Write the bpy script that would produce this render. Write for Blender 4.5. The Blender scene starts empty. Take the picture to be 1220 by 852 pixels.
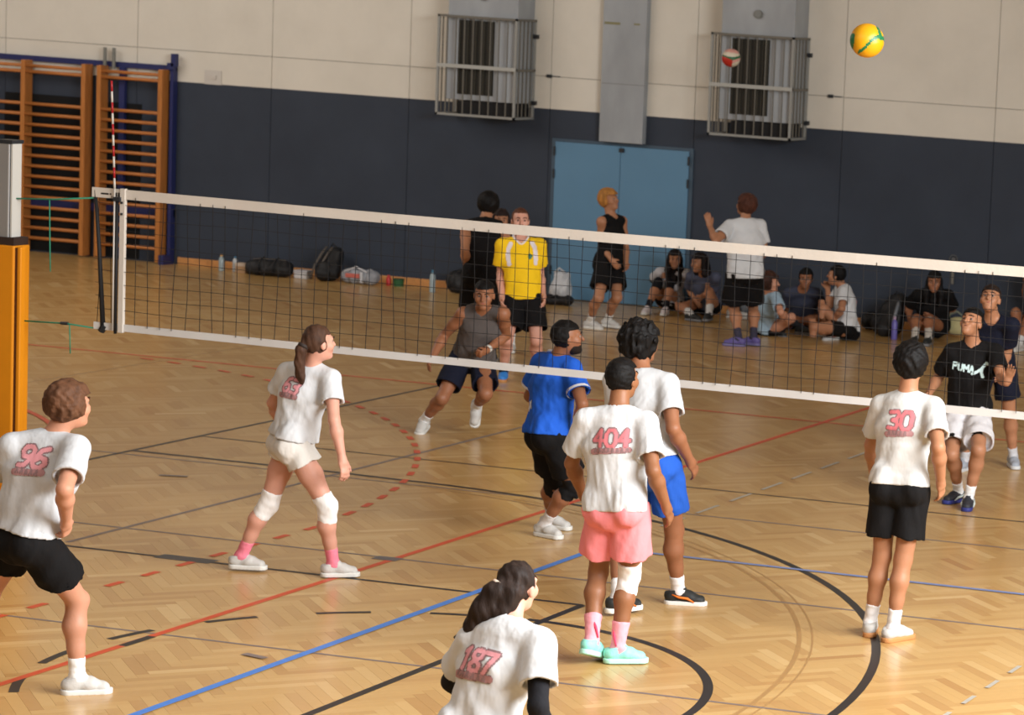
import bpy, math, random
import numpy as np
from mathutils import Vector, Matrix
from mathutils.bvhtree import BVHTree

random.seed(7)
SC = bpy.context.scene
COL = SC.collection

# ------------------------------------------------------------------ camera
# the tribune camera: 3.83 m up, long lens, a crop taken left of the optical axis (lens shift)
cam = bpy.data.cameras.new('camera'); camo = bpy.data.objects.new('camera', cam); COL.objects.link(camo)
F_PX, PPX, PPY, PITCH, ROLL, YAW, CAM_H = 3366.07, 1495.72, 421.36, 0.112685, 0.063585, -0.221167, 3.83
_d = Vector((math.sin(YAW)*math.cos(PITCH), math.cos(YAW)*math.cos(PITCH), -math.sin(PITCH)))
_r = Vector((math.cos(YAW), -math.sin(YAW), 0)); _u = _r.cross(_d)
_r2 = _r*math.cos(ROLL) + _u*math.sin(ROLL); _u2 = _u*math.cos(ROLL) - _r*math.sin(ROLL)
camo.matrix_world = Matrix(((_r2.x, _u2.x, -_d.x, 0), (_r2.y, _u2.y, -_d.y, 0), (_r2.z, _u2.z, -_d.z, CAM_H), (0, 0, 0, 1)))
cam.sensor_width = 36; cam.lens = F_PX/1220*36
cam.shift_x = (610-PPX)/1220; cam.shift_y = -(426-PPY)/1220
cam.clip_end = 200
cam.dof.use_dof = True; cam.dof.focus_distance = 15.0; cam.dof.aperture_fstop = 5.6
SC.camera = camo

# ------------------------------------------------------------------ light
def lin(c):
    return tuple((x/12.92 if x <= .04045 else ((x+.055)/1.055)**2.4) for x in c)
def rgb(r, g, b): return lin((r/255, g/255, b/255))
w = bpy.data.worlds.new('world'); SC.world = w; w.use_nodes = True
w.node_tree.nodes['Background'].inputs[0].default_value = (.75, .85, 1, 1)
w.node_tree.nodes['Background'].inputs[1].default_value = .3
def area(name, loc, target, sx, sy, power, col):
    l = bpy.data.lights.new(name, 'AREA'); l.shape = 'RECTANGLE'; l.size = sx; l.size_y = sy; l.energy = power; l.color = col
    o = bpy.data.objects.new(name, l); COL.objects.link(o); o.location = loc
    o.rotation_euler = (Vector(target)-Vector(loc)).to_track_quat('-Z', 'Y').to_euler()
    return o
area('window_daylight', (2.8, 12.0, 5.6), (-6.5, 13.0, 0.0), 9, 3.0, 3600, (.95, .98, 1))
area('skylight_near', (-9.0, 9.0, 7.3), (-8.5, 13.0, 0.0), 12, 4.0, 260, (.97, .98, 1))
area('skylight_far', (-22.0, 24.0, 7.3), (-19.0, 29.0, 1.0), 10, 5.0, 640, (1, .97, .94))
VS = SC.view_settings
VS.view_transform = 'Standard'; VS.look = 'None'; VS.exposure = -0.12; VS.gamma = 1.0
try: VS.use_curve_mapping = False
except Exception: pass
try:
    SC.cycles.use_denoising = True; SC.cycles.max_bounces = 6; SC.cycles.diffuse_bounces = 3; SC.cycles.glossy_bounces = 3
except Exception: pass

# ------------------------------------------------------------------ materials
def mat(name, col, rough=.6, spec=.4, bump=0.0, bscale=60.0, var=0.0, vscale=8.0, metal=0.0, coat=0.0, sub=0.0, sheen=0.0, stretch=(1, 1, 1), bdist=.01):
    m = bpy.data.materials.new(name); m.use_nodes = True
    nt = m.node_tree; b = nt.nodes['Principled BSDF']
    b.inputs['Base Color'].default_value = (*col, 1); b.inputs['Roughness'].default_value = rough
    b.inputs['Specular IOR Level'].default_value = spec; b.inputs['Metallic'].default_value = metal
    b.inputs['Coat Weight'].default_value = coat
    if sub: b.inputs['Subsurface Weight'].default_value = sub; b.inputs['Subsurface Radius'].default_value = (.012, .005, .003); b.inputs['Subsurface Scale'].default_value = 1.0
    if sheen: b.inputs['Sheen Weight'].default_value = sheen
    tc = nt.nodes.new('ShaderNodeTexCoord'); mp = nt.nodes.new('ShaderNodeMapping'); mp.inputs['Scale'].default_value = stretch
    nt.links.new(tc.outputs['Object'], mp.inputs[0])
    if var:
        n = nt.nodes.new('ShaderNodeTexNoise'); n.inputs['Scale'].default_value = vscale; n.inputs['Detail'].default_value = 4
        nt.links.new(mp.outputs[0], n.inputs['Vector'])
        r = nt.nodes.new('ShaderNodeValToRGB'); r.color_ramp.elements[0].position = .3; r.color_ramp.elements[1].position = .7
        r.color_ramp.elements[0].color = (*[c*(1-var) for c in col], 1); r.color_ramp.elements[1].color = (*[min(1, c*(1+var)) for c in col], 1)
        nt.links.new(n.outputs['Fac'], r.inputs[0]); nt.links.new(r.outputs[0], b.inputs['Base Color'])
    if bump:
        n = nt.nodes.new('ShaderNodeTexNoise'); n.inputs['Scale'].default_value = bscale; n.inputs['Detail'].default_value = 3
        nt.links.new(mp.outputs[0], n.inputs['Vector'])
        bp = nt.nodes.new('ShaderNodeBump'); bp.inputs['Strength'].default_value = bump; bp.inputs['Distance'].default_value = bdist
        nt.links.new(n.outputs['Fac'], bp.inputs['Height']); nt.links.new(bp.outputs[0], b.inputs['Normal'])
    return m
MC = {}
def cloth(name, c, rough=.85):
    k = (name, c)
    if k not in MC: MC[k] = mat(name, rgb(*c), rough, .15, bump=.55, bscale=9, var=.04, vscale=5, bdist=.03, stretch=(1, 1, .6))
    return MC[k]
def plain(name, c, rough=.5, **kw):
    k = (name, c)
    if k not in MC: MC[k] = mat(name, rgb(*c), rough, **kw)
    return MC[k]

# ------------------------------------------------------------------ mesh helpers
def link(name, me, m=None, parent=None, loc=None, smooth=False):
    o = bpy.data.objects.new(name, me); COL.objects.link(o)
    if m is not None and len(me.materials) == 0: me.materials.append(m)
    if parent is not None: o.parent = parent
    if loc is not None: o.location = loc
    if smooth: me.polygons.foreach_set('use_smooth', np.ones(len(me.polygons), bool))
    return o
def quads(name, v, q):
    me = bpy.data.meshes.new(name); v = np.asarray(v, np.float32); q = np.asarray(q, np.int32)
    me.vertices.add(len(v)); me.vertices.foreach_set('co', v.ravel())
    me.loops.add(q.size); me.loops.foreach_set('vertex_index', q.ravel())
    me.polygons.add(len(q)); me.polygons.foreach_set('loop_start', np.arange(0, q.size, q.shape[1], dtype=np.int32))
    me.polygons.foreach_set('loop_total', np.full(len(q), q.shape[1], np.int32))
    me.polygons.foreach_set('use_smooth', np.zeros(len(q), bool)); me.update(calc_edges=True); return me
class MB:
    """collects boxes, tubes, lathes into one mesh"""
    def __init__(s): s.v = []; s.f = []
    def add(s, v, f):
        n = len(s.v); s.v += [tuple(p) for p in v]; s.f += [tuple(i+n for i in q) for q in f]; return s
    def box(s, lo, hi, rz=0.0, c=None):
        (x0, y0, z0), (x1, y1, z1) = lo, hi
        v = [(x0, y0, z0), (x1, y0, z0), (x1, y1, z0), (x0, y1, z0), (x0, y0, z1), (x1, y0, z1), (x1, y1, z1), (x0, y1, z1)]
        if rz:
            cx, cy = c if c else ((x0+x1)/2, (y0+y1)/2); ca, sa = math.cos(rz), math.sin(rz)
            v = [(cx+(x-cx)*ca-(y-cy)*sa, cy+(x-cx)*sa+(y-cy)*ca, z) for x, y, z in v]
        return s.add(v, [(0, 3, 2, 1), (4, 5, 6, 7), (0, 1, 5, 4), (1, 2, 6, 5), (2, 3, 7, 6), (3, 0, 4, 7)])
    def tube(s, pts, r, n=8, cap=True):
        pts = [Vector(p) for p in pts]; rs = r if isinstance(r, (list, tuple)) else [r]*len(pts); rings = []
        t0 = (pts[1]-pts[0]).normalized(); a = t0.orthogonal().normalized()
        for i, p in enumerate(pts):
            t = (pts[min(i+1, len(pts)-1)]-pts[max(i-1, 0)]).normalized(); a = (a-t*a.dot(t)).normalized(); b = t.cross(a)
            rings.append([p+(a*math.cos(2*math.pi*k/n)+b*math.sin(2*math.pi*k/n))*rs[i] for k in range(n)])
        v = [p for R in rings for p in R]; f = []
        for i in range(len(pts)-1):
            for k in range(n): f.append((i*n+k, i*n+(k+1) % n, (i+1)*n+(k+1) % n, (i+1)*n+k))
        if cap: f.append(tuple(range(n-1, -1, -1))); f.append(tuple((len(pts)-1)*n+k for k in range(n)))
        return s.add(v, f)
    def lathe(s, prof, c=(0, 0, 0), n=16):
        v = []; f = []
        for r, z in prof:
            for k in range(n): v.append((c[0]+r*math.cos(2*math.pi*k/n), c[1]+r*math.sin(2*math.pi*k/n), c[2]+z))
        for i in range(len(prof)-1):
            for k in range(n): f.append((i*n+k, i*n+(k+1) % n, (i+1)*n+(k+1) % n, (i+1)*n+k))
        f.append(tuple(range(n-1, -1, -1))); f.append(tuple((len(prof)-1)*n+k for k in range(n)))
        return s.add(v, f)
    def mesh(s, name):
        me = bpy.data.meshes.new(name); me.from_pydata(s.v, [], s.f); me.update(); return me
    def build(s, name, m, parent=None, loc=None, smooth=False, bevel=0.0):
        o = link(name, s.mesh(name), m, parent, loc, smooth)
        if bevel:
            b = o.modifiers.new('bevel', 'BEVEL'); b.width = bevel; b.segments = 2; b.limit_method = 'ANGLE'
        return o
def tag(o, label=None, cat=None, group=None, kind=None):
    for k, v in (('label', label), ('category', cat), ('group', group), ('kind', kind)):
        if v: o[k] = v
    return o
def empty(name, loc, label, cat, group=None):
    o = bpy.data.objects.new(name, None); COL.objects.link(o); o.location = loc; o.empty_display_size = .1
    return tag(o, label, cat, group)

# ------------------------------------------------------------------ floor: slab, herringbone staves, court lines
WALL_Y = 32.3
def wood_mat(name, use_attr):
    m = bpy.data.materials.new(name); m.use_nodes = True; nt = m.node_tree; b = nt.nodes['Principled BSDF']; L = nt.links.new
    tc = nt.nodes.new('ShaderNodeTexCoord'); mp = nt.nodes.new('ShaderNodeMapping'); mp.inputs['Rotation'].default_value = (0, 0, math.pi/4)
    mp.inputs['Scale'].default_value = (14, 14, 1); L(tc.outputs['Object'], mp.inputs[0])
    n = nt.nodes.new('ShaderNodeTexNoise'); n.inputs['Scale'].default_value = 1.2; n.inputs['Detail'].default_value = 4; L(mp.outputs[0], n.inputs['Vector'])
    r = nt.nodes.new('ShaderNodeValToRGB'); e = r.color_ramp.elements
    e[0].position = 0; e[0].color = (.40, .205, .065, 1); e[1].position = 1; e[1].color = (.68, .47, .215, 1)
    k = e.new(.5); k.color = (.54, .33, .12, 1)
    if use_attr:
        at = nt.nodes.new('ShaderNodeAttribute'); at.attribute_name = 'tone'; src = at.outputs['Fac']
    else:
        src = None
    mx = nt.nodes.new('ShaderNodeMath'); mx.operation = 'MULTIPLY_ADD'; mx.inputs[1].default_value = .14
    L(n.outputs['Fac'], mx.inputs[0])
    if src is not None: L(src, mx.inputs[2])
    else: mx.inputs[2].default_value = .38
    sb = nt.nodes.new('ShaderNodeMath'); sb.operation = 'SUBTRACT'; sb.inputs[1].default_value = .07; L(mx.outputs[0], sb.inputs[0])
    L(sb.outputs[0], r.inputs[0]); L(r.outputs[0], b.inputs['Base Color'])
    b.inputs['Roughness'].default_value = .25; b.inputs['Specular IOR Level'].default_value = .5
    return m
M_STAVE = wood_mat('lacquered_parquet', True); M_SLAB = wood_mat('parquet_base', False)
floor = MB().box((-30, -3, -.2), (6, WALL_Y+.5, -.012)).build('floor', M_SLAB); floor['kind'] = 'structure'

SW, SL, ST, GAP = .07, .42, .012, .0005
def in_view(x, y, pad):
    # generous trapezoid of floor the hall photograph takes in
    if y < 9.6 or y > WALL_Y-.03 or x > -1.6 or x < -26.5: return False
    return x > -9.35-(y-11.2)*.72-pad and x < -3.3-(y-11.6)*.31+pad+1.2
def stave_box(hor, gap=GAP):
    a, b = (SL, SW) if hor else (SW, SL); c = math.sqrt(.5)
    P = [(gap, gap), (a-gap, gap), (a-gap, b-gap), (gap, b-gap)]
    rot = lambda p: ((p[0]-p[1])*c, (p[0]+p[1])*c)
    P = [rot(p) for p in P]
    return [(x, y, -ST) for x, y in P]+[(x, y, 0) for x, y in P]
SF = [(4, 5, 6, 7), (0, 1, 5, 4), (1, 2, 6, 5), (2, 3, 7, 6), (3, 0, 4, 7)]
SB = {True: np.array(stave_box(True)), False: np.array(stave_box(False))}
staves = []
n_t1 = int(36/SW); c45 = math.sqrt(.5)
for m_ in range(-70, 70):
    for k_ in range(-n_t1, n_t1):
        for hor in (True, False):
            u = k_*SW + m_*SL; v = k_*SW - m_*SL
            if not hor: v += SW
            x = (u-v)*c45 - 12.0; y = (u+v)*c45 + 18.0
            if in_view(x, y, 1.2): staves.append((x, y, hor))
def tone():
    return min(1, max(0, random.gauss(.45, .115) + (.26 if random.random() < .05 else 0)))
def frame_depth(x, y):
    q = Vector((x, y, -CAM_H)); d = q.dot(_d); px = PPX+F_PX*q.dot(_r2)/d; py = PPY-F_PX*q.dot(_u2)/d
    return d if -5 < px < 1225 and py < 856 else 1e3+d
staves.sort(key=lambda s: frame_depth(s[0], s[1]+.15))          # the 300 nearest that the photograph shows come first
def stave_mesh(hor, t):
    me = quads('floor_stave', SB[hor], SF); a = me.attributes.new('tone', 'FLOAT', 'FACE'); a.data.foreach_set('value', np.full(5, t, np.float32)); me.materials.append(M_STAVE); return me
SMESH = {h: [stave_mesh(h, .12+.07*i) for i in range(10)] for h in (True, False)}
def pick(): return min(9, max(0, int((tone()-.12)/.07)))
for x, y, h in staves[:300]:
    o = bpy.data.objects.new('floor_stave', SMESH[h][pick()]); COL.objects.link(o); o.location = (x, y, 0); o.parent = floor
rest = staves[300:]
V = np.concatenate([SB[h]+np.array((x, y, 0)) for x, y, h in rest]); Q = np.concatenate([np.array(SF)+8*i for i in range(len(rest))])
me = quads('parquet', V, Q); a = me.attributes.new('tone', 'FLOAT', 'FACE')
a.data.foreach_set('value', np.repeat(np.array([tone() for _ in rest], np.float32), 5)); me.materials.append(M_STAVE)
pq = link('parquet', me, None, floor); pq['kind'] = 'stuff'

def paint(name, c, r=.4): return plain(name, c, r, var=.08, vscale=30)
LB, LK, LO, LG = paint('line_blue', (70, 125, 205)), paint('line_black', (38, 36, 36)), paint('line_orange', (205, 78, 42)), paint('line_grey', (122, 108, 104))
LPB, LF, LW = paint('line_pale_blue', (118, 134, 180)), paint('line_faint', (164, 126, 78)), paint('line_worn_white', (170, 165, 155))
zline = [.0008]
def line(pts, wd, m, name, closed=False):
    """painted strip following ground points"""
    z = zline[0]; zline[0] += .00006
    P = [Vector((p[0], p[1], 0)) for p in pts]; v = []; f = []
    for i, p in enumerate(P):
        t = (P[min(i+1, len(P)-1)]-P[max(i-1, 0)]).normalized(); nrm = Vector((-t.y, t.x, 0))*wd/2
        v += [tuple(p+nrm+Vector((0, 0, z))), tuple(p-nrm+Vector((0, 0, z)))]
    f = [(2*i, 2*i+1, 2*i+3, 2*i+2) for i in range(len(P)-1)]
    me = bpy.data.meshes.new(name); me.from_pydata(v, [], f); me.update(); me.flip_normals() if me.polygons[0].normal.z < 0 else None
    return link(name, me, m, floor)
def arc(c, r, a0, a1, n=64): return [(c[0]+r*math.cos(math.radians(a0+(a1-a0)*i/n)), c[1]+r*math.sin(math.radians(a0+(a1-a0)*i/n))) for i in range(n+1)]
line([(-16.33, 18), (-16.33, 27)], .03, LF, 'brown_line')
line(arc((-11.51, 13.78), 5.62, -60, 88), .028, LF, 'worn_arc')
line(arc((-11.51, 13.78), 5.70, -60, 88), .012, LF, 'worn_arc')
line([(-12, 14.19), (-2, 14.19)], .028, LG, 'grey_line')
line([(-14, 16.81), (-2, 16.81)], .032, LG, 'grey_line')
line([(-14, 19.39), (-2, 19.39)], .03, LG, 'grey_line')
line([(-11.59, 16.2), (-11.59, 24)], .04, LG, 'grey_line')
line([(-13.43, 17.6), (-13.43, 24.6)], .04, LK, 'black_line')
line([(-13.43, 20.48), (-3, 20.48)], .03, LK, 'black_line')
line([(-13.43, 16.1), (-7.84, 16.1)], .04, LK, 'black_line')
line([(-10.85, 16.115), (-10.45, 16.115)], .13, plain('line_key_block', (70, 70, 74), .4), 'key_block')
line([(-7.84, 10.5), (-7.84, 16.1)], .055, LK, 'black_line')
line([(-13.43, 19.56)]+[(-11.6, 19.56)]+arc((-11.14, 13.8), 5.73, 90, -60), .055, LK, 'three_point_line')
line(arc((-7.94, 13.73), 1.83, 90, -90), .055, LK, 'free_throw_arc')
for a0 in (100, 121, 142, 163, 184, 205):
    line(arc((-7.9, 13.73), 1.81, a0, a0+10, 6), .05, LK, 'free_throw_dash')
line([(-9.545, 9.8), (-9.545, 26)], .05, LO, 'orange_line')
line([(-9.54, 13.84), (-9.54, 14.12)], .055, LK, 'black_mark')
line([(-9.68, 16.78), (-9.5, 16.78)], .11, plain('line_key_block', (96, 92, 96), .4), 'grey_mark')
line([(-20, 24.42), (-3, 24.42)], .045, LO, 'orange_line')
for i in range(12):
    line([(-10.56, 13.3+.37*i), (-10.56, 13.3+.37*i+.16)], .05, LO, 'orange_dash')
for i in range(26):
    a0 = 8.5+2.75*i; line(arc((-18.07, 16.89), 7.52, a0, a0+1.3, 4), .05, LO, 'orange_dash')
line(arc((-18.07, 16.89), 4.8, 0, 90), .05, LO, 'goal_area_arc')
line([(-8.58, 9.8), (-8.58, 17.87)], .055, LB, 'blue_line')
line([(-8.58, 17.85), (-2.0, 17.85)], .05, LPB, 'pale_blue_line')
for i in range(8): line([(-8.57, 18.2+.62*i), (-8.57, 18.6+.62*i)], .03, LW, 'white_dash')
for i in range(9): line([(-4.87, 13.1+.42*i), (-4.87, 13.3+.42*i)], .028, LW, 'white_dash')
line([(-12.6, 18.7), (-12.4, 18.76)], .05, LG, 'grey_mark')
line([(-8.86, 13.98), (-8.7, 13.94)], .05, LG, 'grey_mark')

# ------------------------------------------------------------------ walls and ceiling
def wall_mat():
    m = bpy.data.materials.new('two_tone_wall_paint'); m.use_nodes = True; nt = m.node_tree; b = nt.nodes['Principled BSDF']; L = nt.links.new
    tc = nt.nodes.new('ShaderNodeTexCoord'); sp = nt.nodes.new('ShaderNodeSeparateXYZ'); L(tc.outputs['Object'], sp.inputs[0])
    cmp_ = nt.nodes.new('ShaderNodeMath'); cmp_.operation = 'GREATER_THAN'; cmp_.inputs[1].default_value = 2.347; L(sp.outputs['Z'], cmp_.inputs[0])
    n = nt.nodes.new('ShaderNodeTexNoise'); n.inputs['Scale'].default_value = .9; n.inputs['Detail'].default_value = 6; n.inputs['Roughness'].default_value = .65; L(tc.outputs['Object'], n.inputs['Vector'])
    def ramp(a, c):
        r = nt.nodes.new('ShaderNodeValToRGB'); r.color_ramp.elements[0].position = .3; r.color_ramp.elements[1].position = .7
        r.color_ramp.elements[0].color = (*a, 1); r.color_ramp.elements[1].color = (*c, 1); L(n.outputs['Fac'], r.inputs[0]); return r
    lo = ramp(rgb(49, 55, 66), rgb(56, 63, 75)); hi = ramp(rgb(206, 200, 188), rgb(217, 211, 199))
    mx = nt.nodes.new('ShaderNodeMix'); mx.data_type = 'RGBA'; L(cmp_.outputs[0], mx.inputs[0]); L(lo.outputs[0], mx.inputs[6]); L(hi.outputs[0], mx.inputs[7])
    L(mx.outputs[2], b.inputs['Base Color']); b.inputs['Roughness'].default_value = .7; b.inputs['Specular IOR Level'].default_value = .25
    return m
M_WALL = wall_mat(); M_JOINT = plain('joint', (95, 88, 80), .9); M_PLASTER = plain('plaster', (205, 198, 188), .8, var=.03, vscale=1)
wall = MB().box((-30, WALL_Y+.03, -.2), (6, WALL_Y+.4, 8)).build('wall_back', M_JOINT); wall['kind'] = 'structure'
X0 = -24.13-1.929*3
for i in range(17):
    xa = X0+1.929*i; xb = xa+1.929
    for z0, z1 in ((-.012, 2.747), (2.747, 5.4), (5.4, 8)):
        MB().box((xa+.004, WALL_Y, z0+.003), (xb-.004, WALL_Y+.035, z1-.003)).build('wall_panel', M_WALL, wall)
for nm, lo, hi in (('wall_right', (6, -3, -.2), (6.3, WALL_Y+.4, 8)), ('wall_left', (-30.3, -3, -.2), (-30, WALL_Y+.4, 8)), ('wall_front', (-30, -3.3, -.2), (6, -3, 8))):
    MB().box(lo, hi).build(nm, M_PLASTER)['kind'] = 'structure'
MB().box((-30.3, -3.3, 8), (6.3, WALL_Y+.4, 8.2)).build('ceiling', plain('ceiling_boards', (190, 178, 160), .8))['kind'] = 'structure'
M_SKIRT = plain('beech_skirting', (196, 138, 82), .45, var=.12, vscale=20)
for xa, xb in ((-21.55, -16.42), (-14.4, -3)):
    MB().box((xa, WALL_Y-.022, 0), (xb, WALL_Y, .092)).build('baseboard_back', M_SKIRT, bevel=.004)['kind'] = 'structure'

# blue double door
M_DOOR = plain('door_blue', (92, 132, 162), .45, var=.03, vscale=2); M_DARK = plain('dark_steel', (40, 42, 46), .5)
door = MB().box((-16.36, WALL_Y-.02, 0), (-16.31, WALL_Y+.02, 1.99)).box((-14.52, WALL_Y-.02, 0), (-14.47, WALL_Y+.02, 1.99)).box((-16.31, WALL_Y-.02, 1.955), (-14.52, WALL_Y+.02, 1.99)).build('door_1', plain('door_frame', (66, 84, 100), .5)); door['kind'] = 'structure'
for xa, xb in ((-16.308, -15.432), (-15.426, -14.522)):
    MB().box((xa, WALL_Y-.035, .008), (xb, WALL_Y, 1.952)).build('door_leaf', M_DOOR, door, bevel=.004)
for x_, zs in ((-16.31, (.3, 1.5, 1.78)), (-14.52, (.3, 1.5, 1.78))):
    for z_ in zs: MB().tube([(x_, WALL_Y-.045, z_), (x_, WALL_Y-.045, z_+.11)], .012).build('hinge', M_DARK, door)
MB().box((-15.44, WALL_Y-.06, 1.88), (-15.38, WALL_Y-.035, 1.93)).build('latch', M_DARK, door)
# flat panels behind the wall bars, the open store doorway's darkness painted on
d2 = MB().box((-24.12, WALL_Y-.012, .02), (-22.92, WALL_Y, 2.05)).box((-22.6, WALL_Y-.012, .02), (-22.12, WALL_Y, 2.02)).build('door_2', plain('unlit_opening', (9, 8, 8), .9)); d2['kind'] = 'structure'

# flat sheet metal duct above the door
M_ZINC = plain('galvanised_sheet', (150, 154, 158), .5, var=.14, vscale=3, stretch=(1, 1, .4)); M_ZD = plain('zinc_dull', (118, 118, 112), .55)
dt = empty('air_duct', (-15.4, WALL_Y-.06, 2.0), 'flat grey sheet metal duct running up the wall above the blue door', 'duct')
MB().box((-.29, -.05, 0), (.285, .059, 5.9)).build('duct_panel', M_ZINC, dt, bevel=.004)
MB().box((-.27, -.054, 1.44), (-.06, -.048, 1.47)).build('worn_strip', plain('yellowed_tape', (128, 124, 90), .7), dt)
MB().box((.12, -.054, 1.45), (.2, -.048, 1.47)).build('worn_strip', plain('yellowed_tape', (128, 124, 90), .7), dt)
MB().box((-.292, -.052, .715), (.287, -.049, .722)).build('seam', M_ZD, dt)

# two caged air outlets
def outlet(x0, label):
    """x0: left front edge of the cage"""
    W_, D, zb, zt = 1.04, .50, 2.215, 3.42; yf = WALL_Y-D
    t = empty('air_outlet', (x0+W_/2, WALL_Y, zb), label, 'vent', 'caged air outlets high on the wall')
    ox, oy, oz = t.location
    B = lambda m, lo, hi: m.box((lo[0]-ox, lo[1]-oy, lo[2]-oz), (hi[0]-ox, hi[1]-oy, hi[2]-oz))
    hx0, hx1, hf = x0+.085, x0+W_-.0, yf+.045
    m = MB(); B(m, (hx0, hf+.02, 2.40), (hx1-.02, WALL_Y-.002, 6.5)); m.build('housing', M_ZINC, t, bevel=.005)
    gx0, gx1, g0, g1 = hx0+.15, hx0+.63, 2.47, 3.38
    m = MB(); B(m, (gx0, hf+.012, g0), (gx1, hf+.021, g1)); gr = m.build('grille', plain('grille_dark', (34, 32, 26), .7), t)
    for k in range(9):
        m = MB(); xx = gx0+.02+k*(gx1-gx0-.04)/8; B(m, (xx-.006, hf+.0, g0), (xx+.006, hf+.012, g1)); m.build('louvre', plain('louvre_metal', (58, 55, 46), .5), gr)
    g = MB(); g.lathe([(.0, 0), (.052, 0), (.052, .03), (.0, .03)], n=20); gg = g.build('gauge', M_ZD, t, smooth=False)
    gg.rotation_euler = (math.pi/2, 0, 0); gg.location = (hx0+.47-ox, hf+.02-oy, 3.68-oz)
    f2 = MB().lathe([(0, 0), (.04, 0), (.04, .034), (0, .034)], n=20).build('gauge_face', plain('gauge_face', (120, 122, 120), .4), gg)
    # near-black block standing for the shadow and dark opening under the housing
    m = MB(); B(m, (hx0+.16, hf+.03, 2.235), (hx1-.06, WALL_Y-.01, 2.39)); m.build('shaded_underside', plain('underside_shade_black', (20, 20, 22), .8), t)
    M_BAR = plain('cage_steel', (142, 142, 138), .5); M_BARD = plain('cage_steel_dull', (104, 100, 92), .55)
    r = .014
    for z_ in (zb, zt):
        for a, b in (((x0, yf), (x0+W_, yf)), ((x0, yf), (x0, WALL_Y)), ((x0+W_, yf), (x0+W_, WALL_Y))):
            m = MB(); B(m, (a[0]-r, a[1]-r, z_-r), (b[0]+r, b[1]+r if b[1] < WALL_Y else WALL_Y-.002, z_+r)); m.build('cage_rail', M_BARD if z_ == zt else M_BAR, t)
    m = MB(); B(m, (x0-r, yf-.02, 2.79), (x0+W_+r, yf+.014, 2.835)); m.build('cross_rail', plain('cage_bright', (165, 165, 160), .45), t)
    m = MB(); B(m, (x0+W_-r, yf, 2.79), (x0+W_+r, WALL_Y-.002, 2.82)); m.build('cross_rail', M_BARD, t)
    for xx in (x0, x0+W_):
        for yy in (yf, WALL_Y-.02):
            m = MB(); B(m, (xx-r, yy-r, zb), (xx+r, yy+r, zt)); m.build('cage_post', M_BAR, t)
    for k in range(1, 9):
        xx = x0+W_*k/9; m = MB(); B(m, (xx-.006, yf-.006, zb), (xx+.006, yf+.006, zt)); m.build('cage_bar', M_BARD, t)
    for k in range(1, 5):
        yy = yf+D*k/5; m = MB(); B(m, (x0+W_-.006, yy-.006, zb), (x0+W_+.006, yy+.006, zt)); m.build('cage_bar', M_BARD, t)
        m = MB(); B(m, (x0-.006, yy-.006, zb), (x0+.006, yy+.006, zt)); m.build('cage_bar', M_BARD, t)
    for z_ in (2.38, 3.2):
        m = MB(); B(m, (x0+W_, WALL_Y-.06, z_), (x0+W_+.05, WALL_Y-.002, z_+.05)); m.build('wall_clip', M_DARK, t)
outlet(-17.68, 'grey caged air outlet on the wall between the wall bars and the duct')
outlet(-14.07, 'grey caged air outlet with a red and white ball flying across it')

# bolts, cable and plate on the upper wall
for xx, zz, ln in ((-16.43, 2.752, .14), (-12.72, 2.75, .14)):
    o = MB().box((-.03, -.03, -.02), (.03, 0, .02)).box((.03, -.012, -.006), (ln, 0, .006)).build('wall_bracket', M_DARK, loc=(xx, WALL_Y, zz))
    tag(o, 'small dark bracket on the upper wall beside the '+('outlet near the duct' if xx < -14 else 'outlet behind the flying ball'), 'bracket', 'brackets along the wall joint')
o = MB().box((-.12, -.012, -.09), (.12, 0, .09)).box((-.05, -.03, -.02), (.05, -.012, .03)).build('socket_plate', plain('socket_white', (196, 190, 182), .5), loc=(-21.1, WALL_Y, 2.43)); tag(o, 'pale socket plate on the cream wall above the dark paint', 'socket')

# ------------------------------------------------------------------ wall bars
M_BEAM = plain('varnished_pine', (176, 112, 56), .4, var=.18, vscale=6, stretch=(8, 8, .6)); M_RUNG = plain('varnished_rung', (178, 110, 54), .4, var=.15, vscale=9, stretch=(.6, 8, 8))
RZ = [2.42, 2.345]+[1.932-.1335*i for i in range(14)]
def wall_bars(x0, bays, label):
    bw = .885; t = empty('wall_bars', (x0, WALL_Y-.15, 0), label, 'wall bars', 'wooden wall bars')
    for k in range(bays+1):
        MB().box((k*bw-.031, -.06, 0.02), (k*bw+.031, .10, 2.49)).build('stile', M_BEAM, t, bevel=.006)
    for k in range(bays):
        for z_ in RZ:
            if z_ < .12: continue
            MB().tube([(k*bw+.03, -.035, z_), ((k+1)*bw-.03, -.035, z_)], .022, 10).build('rung', M_RUNG, t, smooth=True)
    return t
wall_bars(-25.49, 3, 'wide set of wooden wall bars behind the aluminium net post')
wall_bars(-22.61, 1, 'narrow single bay of wooden wall bars behind the red and white antenna')
M_BLUE = plain('frame_blue', (38, 44, 92), .45)
t = empty('climbing_frame', (-22.6, WALL_Y-.05, 0), 'dark blue steel frame with hook standing behind the wooden wall bars', 'frame')
MB().box((-3, -.0, 2.475), (1.0, .03, 2.545)).build('top_rail', M_BLUE, t)
MB().box((-3, -.0, .60), (1.0, .03, .70)).build('lower_rail', M_BLUE, t)
MB().box((.19, -.02, .05), (.27, .03, 2.475)).build('post', M_BLUE, t)
MB().box((.955, -.06, .0), (1.0, .03, 2.52)).build('post', M_BLUE, t)
MB().box((.93, -.10, 2.50), (1.02, -.03, 2.58)).box((.985, -.10, 2.54), (1.05, -.03, 2.70)).build('hook', M_BLUE, t)
MB().box((.93, -.2, 0), (1.0, -.06, .12)).build('foot', M_BLUE, t)
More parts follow.
